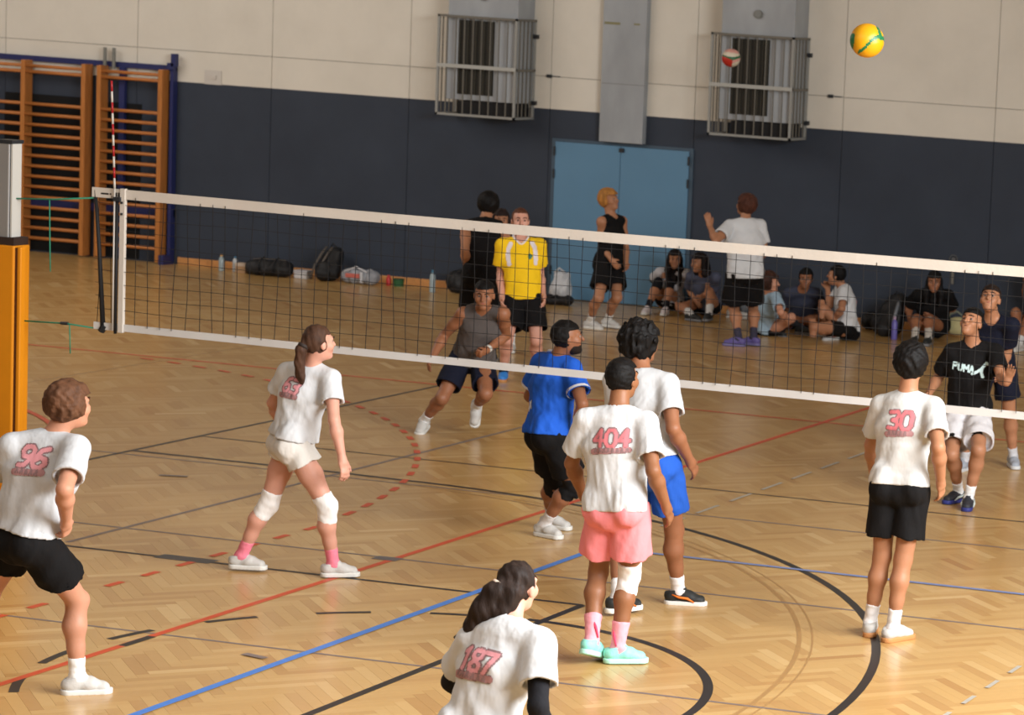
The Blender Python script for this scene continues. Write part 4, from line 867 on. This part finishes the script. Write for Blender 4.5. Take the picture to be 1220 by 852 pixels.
number_print(W_, '187', .62, .088, cx=-.03, gap=.06, slant=.04)
D_ = person(J_('pink'), 1.77, 'person in white tee numbered 404, pink shorts and mint shoes', 6, 3, tone=DEEP, hair=dict(st='short', c=(14, 12, 12), front=.07, low=-.07, side=-.005),
    shirt=dict(m=WT, hem=-.005, sleeve=.72, ease=.026, slw=1.03, fold=.004), shorts=dict(m=cloth('shorts_pink', (238, 140, 146)), len=.68, ease=.036, flare=1.12), feet={'l': (0, -18), 'r': (58, 0)}, shoe=S_MINT, socks=((236, 160, 172), .155, (232, 76, 106)), pads=(('r', (236, 232, 228)),))
number_print(D_, '404', .68, .092, gap=.2, fill=M_PRED)
E_ = person(J_('bshorts'), 1.88, 'person with black curly hair in white tee, blue shorts and black shoes with orange flash', 16, 4, tone=BROWN, hair=dict(st='curly', c=(14, 12, 12), front=.05, low=-.09, side=.02),
    shirt=dict(m=cloth('tee_grey_white', (190, 192, 195)), hem=.07, sleeve=.66, ease=.024), shorts=dict(m=cloth('shorts_blue', (36, 84, 176)), len=.68, ease=.03, flare=1.04), feet={'l': (25, 0), 'r': (72, 0)}, shoe=S_MULTI, socks=((222, 220, 220), .115))
number_print(E_, '8', .66, .12, cx=-.1)
B_ = person(J_('blue'), 1.74, 'person with short beard in blue shirt with white cuffs crouching behind the net', 46, 6, tone=BROWN, hair=dict(st='short', c=(14, 12, 12), front=.06, low=-.05, side=-.01), beard=(34, 27, 24), girth=1.05,
    shirt=dict(m=cloth('jersey_blue', (34, 88, 190)), hem=.02, sleeve=.68, ease=.032, cuff=(206, 206, 212), collar=(210, 214, 226), slw=1.05), shorts=dict(m=BK, len=.72, ease=.036), feet={'l': (92, 0), 'r': (104, 0)}, shoe=S_WH, socks=((206, 202, 200), .115), pads=(('l', (26, 26, 28)), ('r', (26, 26, 28))))
press('print', B_, B_['shirt'], B_['T'](.38)-B_['rt']*.08, B_['rt'], B_['up'], B_['fw'], [('print_mark', [[(-.03, -.02), (.0, .02), (.03, -.015)], [(-.02, -.035), (.025, .03)]], .011, cloth('print_white', (196, 204, 222)), .003)], (.06, .06))
press('print', B_, B_['shirt'], B_['T'](.8)-B_['rt']*.12, B_['rt'], B_['up'], B_['fw'], [('print_mark', [[(-.015, -.015), (.015, .015)]], .009, cloth('print_white', (196, 204, 222)), .003)], (.05, .05))
G_ = person(J_('gray'), 1.76, 'person in charcoal sleeveless shirt and navy shorts running toward the net', 158, -6, tone=BROWN, hair=dict(st='short', c=(14, 12, 12), front=.064, low=-.05, side=-.02),
    shirt=dict(m=cloth('tank_charcoal', (86, 80, 78)), hem=.0, sleeve=0, ease=.018, arm=.012), shorts=dict(m=NV, len=.72, ease=.034), feet={'l': (160, -62), 'r': (165, -12)}, shoe=S_WH, socks=((226, 226, 226), .115), hands=('fist', 'relaxed'))
_w, _e = G_['J']['wl'], G_['J']['el']; MB().tube([_w+(_e-_w)*.04-G_['base'], _w+(_e-_w)*.13-G_['base']], .034, 12).build('watch', plain('watch_pale', (196, 196, 190), .4), G_['body'], smooth=True)
T_ = person(J_('30'), 1.80, 'person standing straight in white tee numbered 30 and black shorts', -8, 4, tone=TAN, hair=dict(st='mop', c=(14, 12, 12), front=.06, low=-.075, side=.005),
    shirt=dict(m=cloth('tee_white_30', (198, 198, 197)), hem=.02, sleeve=.70, ease=.022), shorts=dict(m=BK, len=.68, ease=.03, flare=1.05), feet={'l': (-18, 0), 'r': (24, 0)}, shoe=S_GUM, socks=((228, 226, 226), .115), girth=.95)
number_print(T_, '30', .67, .105, gap=.2, cx=.02, fill=M_PRED)
C_ = person(J_('cat'), 1.74, 'person in black tee with a white leaping cat logo and white shorts looking up', 186, 24, tone=TAN, hair=dict(st='short', c=(14, 12, 12), front=.062, low=-.05, side=-.02), mouth=(96, 44, 44),
    shirt=dict(m=BK, hem=.04, sleeve=.72, ease=.026), shorts=dict(m=cloth('shorts_white', (206, 204, 207)), len=.8, ease=.04, flare=1.1), feet={'l': (165, 0), 'r': (200, 0)}, shoe=S_BLK, socks=((226, 226, 226), .11), hands=('open', 'relaxed'), palms=((-.1, -1, .15), None), hdirs=((.35, -.15, .9), None))
L4 = {'P': [[(0, 0), (0, 1), (.5, 1), (.6, .75), (.5, .5), (0, .5)]], 'U': [[(0, 1), (0, .2), (.15, 0), (.45, 0), (.6, .2), (.6, 1)]], 'M': [[(0, 0), (0, 1), (.35, .4), (.7, 1), (.7, 0)]], 'A': [[(0, 0), (.3, 1), (.6, 0)], [(.12, .35), (.48, .35)]]}
st = []
for i, ch in enumerate('PUMA'):
    for s in L4[ch]: st.append([(-.13+i*.046+x*.052, -.012+y*.046-.004*i) for x, y in s])
leap = [[(.045, -.03), (.075, -.012), (.10, .012), (.118, .04), (.128, .055)], [(.10, .012), (.10, -.02), (.112, -.055)], [(.06, -.02), (.03, -.035)], [(.118, .04), (.14, .05)]]
press('print', C_, C_['shirt'], C_['T'](.66)+C_['rt']*0, -C_['rt'], C_['up'], -C_['fw'], [('print_letters', st, .0075, cloth('print_ice', (196, 220, 222)), .003), ('print_cat', leap, .011, cloth('print_ice', (196, 220, 222)), .003)], (.18, .10), .004)
for q in (-1, 1):
    press('print', C_, C_['shorts'], C_['J']['k'+('r' if q < 0 else 'l')]*.55+C_['J']['h'+('r' if q < 0 else 'l')]*.45+C_['rt']*q*-.01, -C_['rt'], V3(0, 0, 1), -C_['fw'], [('print_mark', [[(-.035, -.012), (.0, .012), (.035, -.004)], [(-.03, .012), (.03, .02)]], .011, BK, .003)], (.06, .05))
N_ = person(J_('navy'), 1.76, 'person in dark navy tee and shorts with grey shoes standing behind the leaping cat tee', 172, 22, tone=TAN, hair=dict(st='short', c=(34, 25, 22), front=.06, low=-.08, side=.0),
    shirt=dict(m=NV, hem=.02, sleeve=.72, ease=.024), shorts=dict(m=NV, len=.66, ease=.036), feet={'l': (150, 0), 'r': (185, 0)}, shoe=S_GREY, socks=((190, 190, 194), .09), vox=.0085)
Y_ = person(J_('yellow'), 1.80, 'person in bright yellow shirt with white shoulder stripes and black shorts', 146, 2, tone=ROSY, hair=dict(st='crop', c=(84, 50, 36), front=.075, low=-.05), beard=(150, 88, 66),
    shirt=dict(m=cloth('jersey_yellow', (240, 196, 32)), hem=-.0, sleeve=.68, ease=.028, collar=(226, 220, 222)), shorts=dict(m=BK, len=.74, ease=.04, flare=1.05), feet={'l': (150, 0), 'r': (155, 0)}, shoe=S_BLUE, socks=((30, 30, 32), .115), vox=.009)
press('print', Y_, Y_['shirt'], Y_['T'](.78)+Y_['fw']*.0, -Y_['rt'], Y_['up'], -Y_['fw'], [('print_stripe', [[(q*.125, -.10), (q*.13, -.02), (q*.125, .05), (q*.10, .10)]], .02, cloth('stripe_white', (222, 214, 220)), .003) for q in (-1, 1)]+[('print_crest', [[(.075, -.045), (.075, -.015)], [(.068, -.03), (.086, -.03)]], .013, cloth('crest_green', (72, 124, 106)), .004)], (.2, .26), .007)
person(J_('btank'), 1.84, 'tall person in black sleeveless shirt and shorts seen from behind beside the yellow shirt', -22, 0, tone=TAN, hair=dict(st='mop', c=(14, 12, 12), front=.06, low=-.06),
    shirt=dict(m=BK, hem=-.04, sleeve=0, ease=.03, arm=.015), shorts=dict(m=BK, len=.8, ease=.045), feet={'l': (-30, 0), 'r': (-20, 0)}, shoe=S_DK, socks=((30, 30, 32), .115), vox=.0095, girth=1.06)
person(J_('woman'), 1.66, 'person with dark hair and pale top half hidden between black vest and yellow shirt', 150, 0, female=True, tone=TAN, hair=dict(st='long', c=(34, 24, 22), front=.058, low=-.12, len=.3),
    shirt=dict(m=cloth('top_pale', (206, 200, 206)), hem=.03, sleeve=.6, ease=.02), shorts=dict(m=BK, len=.4), feet={'l': (150, 0), 'r': (150, 0)}, shoe=S_WH, socks=((226, 226, 226), .15), vox=.0095)
person(J_('blond'), 1.76, 'person with bleached blond hair in black sleeveless shirt before the blue door', 98, 12, tone=TAN, hair=dict(st='mop', c=(166, 114, 58), front=.055, low=-.05),
    shirt=dict(m=BK, hem=.0, sleeve=0, ease=.024, arm=.006), shorts=dict(m=BK, len=.7, ease=.045, flare=1.05), feet={'l': (98, 0), 'r': (96, 0)}, shoe=S_WH, socks=((220, 218, 214), .115), vox=.0095)
person(J_('wback'), 1.80, 'person in white tee and purple shoes raising a hand with back turned by the door', -62, 14, tone=TAN, hair=dict(st='mop', c=(72, 42, 32), front=.06, low=-.06),
    shirt=dict(m=WT, hem=-.06, sleeve=.66, ease=.036), shorts=dict(m=BK, len=.84, ease=.05, flare=1.05), feet={'l': (-108, 0), 'r': (-84, 0)}, shoe=S_PURP, socks=((60, 58, 74), .12), girth=1.12, hands=('open', 'relaxed'), vox=.0078, palms=((-.8, .6, 0), None), hdirs=((-.25, -.1, .95), None))
GJ = cloth('jersey_pattern', (78, 82, 100))
person(J_('s16'), 1.66, 'seated person with long dark hair and black knee pads leaning on the blue door', 152, -4, female=True, tone=TAN, hair=dict(st='long', c=(28, 22, 22), front=.058, low=-.12, len=.34),
    shirt=dict(m=cloth('tee_pale_grey', (190, 190, 196)), hem=.03, sleeve=.7, ease=.02), shorts=dict(m=BK, len=.3), feet={'l': (165, 0), 'r': (172, 0)}, shoe=dict(m=plain('shoe_pale', (206, 196, 196), .6), s=S_WH['s']), socks=((30, 30, 34), .1), pads=(('l', (28, 28, 32)), ('r', (28, 28, 32))), sleeves=(('r', (28, 28, 32), .5),), vox=.0095)
person(J_('s17'), 1.68, 'seated person in grey patterned jersey with one knee up beside the long haired sitter', 212, -6, tone=TAN, hair=dict(st='long', c=(30, 24, 24), front=.058, low=-.1, len=.14),
    shirt=dict(m=GJ, hem=.03, sleeve=.72, ease=.026), shorts=dict(m=BK, len=.6), feet={'l': (172, 0), 'r': (100, 0)}, shoe=S_DK, socks=((206, 206, 206), .13), vox=.0095)
person(J_('s18'), 1.68, 'seated person in pale blue top facing away behind the purple shoes', 60, 0, tone=FAIR, hair=dict(st='mop', c=(58, 36, 28), front=.055, low=-.1),
    shirt=dict(m=cloth('top_pale_blue', (150, 172, 188)), hem=.03, sleeve=.7, ease=.024), shorts=dict(m=BK, len=.55), feet={'l': (90, 0), 'r': (110, 0)}, shoe=S_DK, socks=((40, 40, 44), .14), vox=.0095)
X_ = person(J_('s19'), 1.72, 'cross legged sitter in dark jersey with a red wristband', 162, -6, tone=BROWN, hair=dict(st='short', c=(14, 12, 12), front=.06, low=-.08),
    shirt=dict(m=cloth('jersey_slate', (58, 62, 78)), hem=.03, sleeve=.72, ease=.026), shorts=dict(m=BK, len=.75), feet={'l': (200, 0), 'r': (130, 0)}, shoe=S_PURP, socks=((190, 190, 194), .14), vox=.0095, hands=('fist', 'fist'))
_w, _e = X_['J']['wr'], X_['J']['er']; MB().tube([_w+(_e-_w)*.06-X_['base'], _w+(_e-_w)*.24-X_['base']], .04, 12).build('wristband', cloth('wristband_red', (206, 44, 56)), X_['body'], smooth=True)
Q_ = person(J_('s20'), 1.72, 'seated person in white tee with pink back print holding a hand to the mouth', -92, 2, tone=TAN, hair=dict(st='short', c=(14, 12, 12), front=.06, low=-.06),
    shirt=dict(m=WT, hem=-.02, sleeve=.68, ease=.026), shorts=dict(m=BK, len=.5), feet={'l': (-150, 0), 'r': (-100, 0)}, shoe=S_WH, socks=((206, 120, 100), .06), vox=.0095, hands=('relaxed', 'fist'))
number_print(Q_, '11', .66, .13, gap=.02, script=None)
person(J_('s21'), 1.78, 'seated person dressed in black with long hair and pale patterned leggings against the dark wall', 162, -4, tone=BROWN, hair=dict(st='long', c=(20, 18, 19), front=.055, low=-.12, len=.26), girth=1.12,
    shirt=dict(m=BK, hem=-.02, sleeve=.75, ease=.034), shorts=dict(m=BK, len=.92, ease=.035), feet={'l': (170, 0), 'r': (165, 0)}, shoe=S_DK, socks=((186, 180, 172), .36), vox=.0095)
person(J_('s22'), 1.74, 'seated person in pale grey shorts with one arm raised at the frame edge', 200, 0, tone=BROWN, hair=dict(st='short', c=(14, 12, 12), front=.06, low=-.06),
    shirt=dict(m=cloth('top_dark', (44, 44, 50)), hem=.03, sleeve=.5), shorts=dict(m=cloth('shorts_pale', (184, 184, 188)), len=.8, ease=.04), feet={'l': (190, 0), 'r': (200, 0)}, shoe=S_WH, socks=((206, 206, 206), .1), vox=.0105)

# ------------------------------------------------------------------ balls
def ball(name, loc, label, rule, mats):
    """two-colour panelled volleyball; rule(a, b, c) picks a panel for a point of the unit sphere, c towards the tribune"""
    n, m_ = 40, 64; R = .105; v = []; f = []
    for i in range(n+1):
        th = math.pi*i/n
        for k in range(m_): ph = 2*math.pi*k/m_; v.append((math.sin(th)*math.cos(ph), math.sin(th)*math.sin(ph), math.cos(th)))
    v = np.array(v); fr = nrm(V3(0, 0, CAM_H)-np.array(loc)); r_ = nrm(np.cross(V3(0, 0, 1), fr)); u_ = np.cross(fr, r_)
    a, b, c = v@r_, v@u_, v@fr
    cls = np.array([rule(x, y, z) for x, y, z in zip(a, b, c)])
    for i in range(n):
        for k in range(m_): f.append((i*m_+k, i*m_+(k+1) % m_, (i+1)*m_+(k+1) % m_, (i+1)*m_+k))
    f = np.array(f)[:, ::-1]; edge = np.zeros(len(v))
    fc = np.array([cls[q[0]] for q in f])
    for q in f:
        if len(set(cls[list(q)])) > 1: edge[list(q)] = 1
    v = v*(R-.0018*edge)[:, None]                                  # seams pressed in between the panels
    o = tag(link(name, quads(name, v, f), None, None, loc, True), label, 'ball')
    for mm in mats: o.data.materials.append(mm)
    o.data.polygons.foreach_set('material_index', fc.astype(np.int32)); return o
def rule1(a, b, c):
    s = float(np.interp(a, (-.6, -.45, -.2, .1, .35, .6, .95), (-.9, -.72, -.52, -.15, .12, .22, .12)))
    if c > -.1: return 1 if (abs(b-s) < .125 and a > -.5) or (a < -.78 and b < .35) or (a > .4 and b > .15 and abs(a-.78+.35*(b-.3)) < .085) else 0
    return 1 if abs(math.sin(3*a+2*b)) < .22 else 0
ball('volleyball', (-6.28, 16.5, 3.635), 'yellow and green volleyball flying high above the net', rule1, [plain('ball_yellow', (206, 148, 12), .4), plain('ball_green', (26, 104, 62), .4)])
def rule2(a, b, c):
    if c < -.2: return int((a*2+b+4) % 3)
    if b > .55-.1*a: return 3
    if b > .12+.25*(a*a) - .05: return 0
    if b > -.28+.35*abs(a-.15): return 1
    return 2 if a < .1 else 3 if b > -.7+.5*a else 0
ball('volleyball', (-13.125, 30.200, 3.174), 'small red, white and green volleyball in front of the caged outlet', rule2, [plain('ball_cream', (206, 196, 176), .5), plain('ball_deep_green', (40, 96, 62), .5), plain('ball_red', (176, 40, 28), .5), plain('ball_pink', (206, 150, 140), .5)])

# ------------------------------------------------------------------ bags and bottles along the wall
M_BAG = plain('nylon_black', (24, 24, 26), .6, bump=.3, bscale=30); M_STRAP = plain('strap_grey', (96, 88, 80), .7); M_WEB = plain('strap_black', (34, 34, 36), .7)
def soft(name, prims, m, parent, h=.011, amp=.006, cuts=(), freq=30, seed=3):
    P = [np.array(p[0]) for p in prims]+[np.array(p[1]) for p in prims]; R = max(max(p[2], p[3])*(p[5] if len(p) > 5 else 1) for p in prims)+.06
    G = Field(np.min(P, 0)-R, np.max(P, 0)+R, h)
    for p in prims: G.add(G.cone(p[0], p[1], p[2], p[3], p[4] if len(p) > 4 else None, p[5] if len(p) > 5 else 1), .05)
    G.d += G.noise(amp, freq, seed); G.d = np.maximum(G.d, -G.plane((0, 0, .004), (0, 0, 1)))
    for p, n in cuts: G.d = np.maximum(G.d, G.plane(p, n))
    return link(name, G.mesh(name), m, parent, None, True)
def bottle(name, loc, h, r, m, mc, label):
    t = empty(name, loc, label, 'bottle')
    MB().lathe([(.0, 0), (r*.95, .0), (r, .01), (r, h*.72), (r*.8, h*.8), (r*.42, h*.86), (r*.42, h*.9), (0, h*.9)], n=14).build('flask', m, t, smooth=True)
    MB().lathe([(0, h*.88), (r*.5, h*.88), (r*.5, h), (0, h)], n=14).build('cap', mc, t); return t
M_CLEAR = plain('bottle_clear', (150, 164, 168), .2); M_CAPB = plain('cap_blue', (60, 110, 140), .5)
bottle('water_bottle', (-20.72, 31.98, 0), .21, .034, M_CLEAR, plain('cap_tan', (190, 150, 100), .5), 'small clear bottle with tan cap standing by the black duffel bag')
bottle('water_bottle', (-20.55, 32.02, 0), .2, .032, plain('bottle_pale', (176, 180, 182), .3), M_CAPB, 'pale bottle with blue cap standing by the black duffel bag')
t = empty('snack_box', (-20.40, 31.95, 0), 'small tan carton on the floor touching the black duffel bag', 'box')
MB().box((-.07, -.05, 0), (.07, .05, .12)).build('carton', plain('carton_tan', (168, 132, 96), .7), t, bevel=.006); MB().box((-.071, -.051, .09), (.071, .051, .13)).build('lid', plain('carton_lid', (190, 170, 150), .7), t)
t = empty('duffel_bag', (-19.98, 31.92, 0), 'black duffel bag slumped on the floor near the wall bars', 'bag')
soft('body', [((-.22, 0, .09), (.2, 0, .1), .11, .11, (0, 1, 0), 1.2), ((-.2, 0, .12), (-.14, 0, .13), .07, .06), ((.16, 0, .12), (.2, 0, .14), .06, .055)], M_BAG, t, amp=.009)
for x in (-.1, .1): MB().tube([(x, -.14, .06), (x, -.12, .16), (x, -.06, .215), (x, .02, .23)], .012).build('strap', M_WEB, t, smooth=True)
MB().tube([(-.24, -.02, .2), (.0, -.03, .222), (.22, -.02, .215)], .006).build('zip', M_STRAP, t)
t = empty('shoe_box', (-19.56, 31.98, 0), 'white box on the floor between duffel bag and backpack', 'box')
MB().box((-.09, -.07, 0), (.09, .07, .085)).build('carton', plain('box_white', (200, 198, 198), .7), t, bevel=.008); MB().box((-.095, -.075, .07), (.095, .075, .105)).build('lid', plain('box_lid', (180, 178, 182), .7), t, bevel=.006)
t = empty('backpack', (-19.2, 31.95, 0), 'tall black backpack with pale straps leaning on the dark wall', 'bag')
soft('body', [((0, .0, .12), (.02, .12, .33), .14, .10, (1, 0, 0), 1.15)], M_BAG, t, amp=.006); soft('pocket', [((-.0, -.1, .1), (.0, -.06, .18), .09, .08, (1, 0, 0), 1.15)], M_BAG, t, amp=.005)
for x in (-.11, -.03): MB().tube([(x-.03, -.15, .05), (x, -.12, .2), (x+.03, -.02, .34), (x+.05, .06, .42)], .013).build('strap', M_STRAP, t, smooth=True)
MB().tube([(-.03, .1, .41), (.01, .09, .47), (.06, .1, .41)], .01).build('handle', M_WEB, t, smooth=True)
t = empty('gym_bag', (-18.74, 31.93, 0), 'grey and white gym bag with a pinkish red print lying by the backpack', 'bag')
gb = soft('body', [((-.16, 0, .09), (.18, 0, .09), .095, .095, (0, 1, 0), 1.1)], plain('bag_grey', (150, 152, 158), .7, var=.3, vscale=14), t, amp=.008)
MB().box((-.13, -.122, .085), (.06, -.1, .135)).build('print', plain('print_coral', (196, 104, 92), .7), gb); MB().box((.07, -.118, .03), (.1, -.1, .16)).build('stripe', plain('bag_white', (206, 206, 210), .7), gb)
MB().tube([(-.16, -.09, .15), (-.02, -.05, .215), (.14, -.08, .16)], .012).build('handle', plain('bag_white', (206, 206, 210), .7), t, smooth=True)
bottle('drink_bottle', (-18.41, 32.05, 0), .13, .03, plain('bottle_red', (190, 50, 50), .4), plain('cap_red', (206, 70, 70), .5), 'small red bottle on the floor at the end of the gym bag')
t = empty('shaker_cup', (-18.27, 32.05, 0), 'small green tub on the floor by the red bottle', 'cup')
MB().lathe([(0, 0), (.06, 0), (.066, .08), (0, .08)], n=14).build('tub', plain('tub_green', (44, 92, 52), .5), t, smooth=False); MB().lathe([(0, .075), (.068, .075), (.068, .095), (0, .1)], n=14).build('lid', plain('lid_green', (36, 74, 44), .5), t)
bottle('water_bottle', (-17.62, 31.72, 0), .28, .036, M_CLEAR, M_CAPB, 'clear water bottle standing before the black rucksack near the tall black vest')
t = empty('rucksack', (-17.3, 31.95, 0), 'dark rucksack at the wall half hidden by the tall person in black', 'bag')
soft('body', [((-.06, 0, .13), (.14, .1, .22), .16, .12, (1, 0, 0), 1.2)], M_BAG, t, amp=.007); MB().tube([(-.16, -.14, .06), (-.1, -.1, .24), (.02, .0, .33)], .013).build('strap', M_WEB, t, smooth=True); MB().tube([(.05, .06, .33), (.09, .05, .39), (.14, .06, .33)], .01).build('handle', M_WEB, t, smooth=True)
t = empty('tote_bag', (-15.98, 31.86, 0), 'crumpled white bag propped up by the edge of the blue door', 'bag')
soft('body', [((0, .04, .14), (-.03, .1, .3), .13, .085, (1, 0, 0), 1.15)], plain('bag_offwhite', (206, 208, 212), .7), t, amp=.012, freq=40); MB().tube([(-.1, .05, .36), (-.04, .06, .42), (.03, .07, .37)], .011).build('handle', plain('bag_offwhite', (206, 208, 212), .7), t, smooth=True)
t = empty('sports_bag', (-15.88, 31.6, 0), 'flat black bag lying in front of the crumpled white bag', 'bag')
soft('body', [((-.12, 0, .05), (.16, .0, .06), .065, .06, (0, 1, 0), 1.5)], M_BAG, t, amp=.007); MB().tube([(-.1, -.08, .08), (.03, -.06, .125), (.13, -.08, .08)], .01).build('handle', M_WEB, t, smooth=True)
t = empty('backpack', (-11.55, 31.5, 0), 'large black backpack standing behind the white tee with pink print', 'bag')
soft('body', [((-.02, .0, .14), (.06, .14, .38), .16, .12, (1, 0, 0), 1.25)], M_BAG, t, amp=.006); soft('pocket', [((.0, -.12, .1), (.03, -.06, .2), .1, .09, (1, 0, 0), 1.2)], M_BAG, t, amp=.005)
MB().tube([(.1, -.16, .12), (.11, -.1, .26), (.1, .03, .4)], .02).build('strap', plain('strap_pale', (120, 124, 130), .6), t, smooth=True); MB().tube([(.0, .12, .47), (.05, .11, .53), (.1, .12, .47)], .01).build('handle', M_WEB, t, smooth=True)
t = empty('duffel_bag', (-11.82, 31.98, 0), 'low black duffel bag just behind the white tee with pink print', 'bag')
soft('body', [((-.14, 0, .1), (.16, 0, .1), .12, .11, (0, 1, 0), 1.1)], M_BAG, t, amp=.008); MB().tube([(-.1, -.1, .16), (.03, -.06, .245), (.12, -.1, .16)], .011).build('handle', M_WEB, t, smooth=True)
bottle('thermos', (-11.36, 31.18, 0), .27, .036, plain('flask_violet', (104, 96, 168), .35), plain('flask_pink', (178, 150, 172), .4), 'violet drinking flask with pink cap beside the large black backpack')
t = empty('satchel', (-10.86, 31.95, 0), 'cream round bag with handle beside the black clothed sitter', 'bag')
soft('body', [((0, 0, .11), (0, .03, .16), .09, .09, (1, 0, 0), 1.25)], plain('canvas_cream', (184, 174, 128), .8), t, amp=.004); MB().tube([(-.1, 0, .18), (-.09, 0, .27), (0, 0, .31), (.08, 0, .26), (.1, 0, .18)], .013).build('handle', plain('canvas_grey', (120, 124, 108), .8), t, smooth=True)
t = empty('sneaker', (-13.62, 31.85, 0), 'pale loose sneaker on the floor beside the purple shoes', 'shoe')
soft('upper', [((-.09, 0, .06), (.1, 0, .045), .045, .04), ((-.08, 0, .07), (-.05, 0, .1), .042, .04)], S_WH['m'], t, h=.008, amp=.002); MB().box((-.13, -.045, .002), (.14, .045, .028)).build('sole', S_WH['s'], t, bevel=.01)
t = empty('gym_bag', (-13.55, 32.05, 0), 'grey bag standing at the wall between jersey sitter and white tee', 'bag')
soft('body', [((0, 0, .14), (.02, .03, .26), .12, .09, (1, 0, 0), 1.15)], plain('bag_dim', (104, 108, 112), .8), t, amp=.007); MB().tube([(-.06, 0, .33), (.01, .0, .4), (.08, .01, .33)], .01).build('handle', M_WEB, t, smooth=True)
# ring and strap fixed to the wall
t = empty('wall_ring', (-11.05, WALL_Y-.0, .9), 'small pale ring and strap fixed low on the dark wall above the black clothed sitter', 'ring')
MB().tube([(.05*math.cos(a*math.pi/8), -.03, .05*math.sin(a*math.pi/8)) for a in range(17)], .006, 6, False).build('ring', plain('ring_metal', (96, 96, 96), .5), t, smooth=True); MB().box((-.02, -.02, -.3), (.01, 0, -.15)).build('strap', plain('strap_beige', (110, 106, 98), .8), t); MB().box((-.025, -.03, -.02), (.025, 0, .02)).build('base_plate', plain('ring_metal', (96, 96, 96), .5), t)
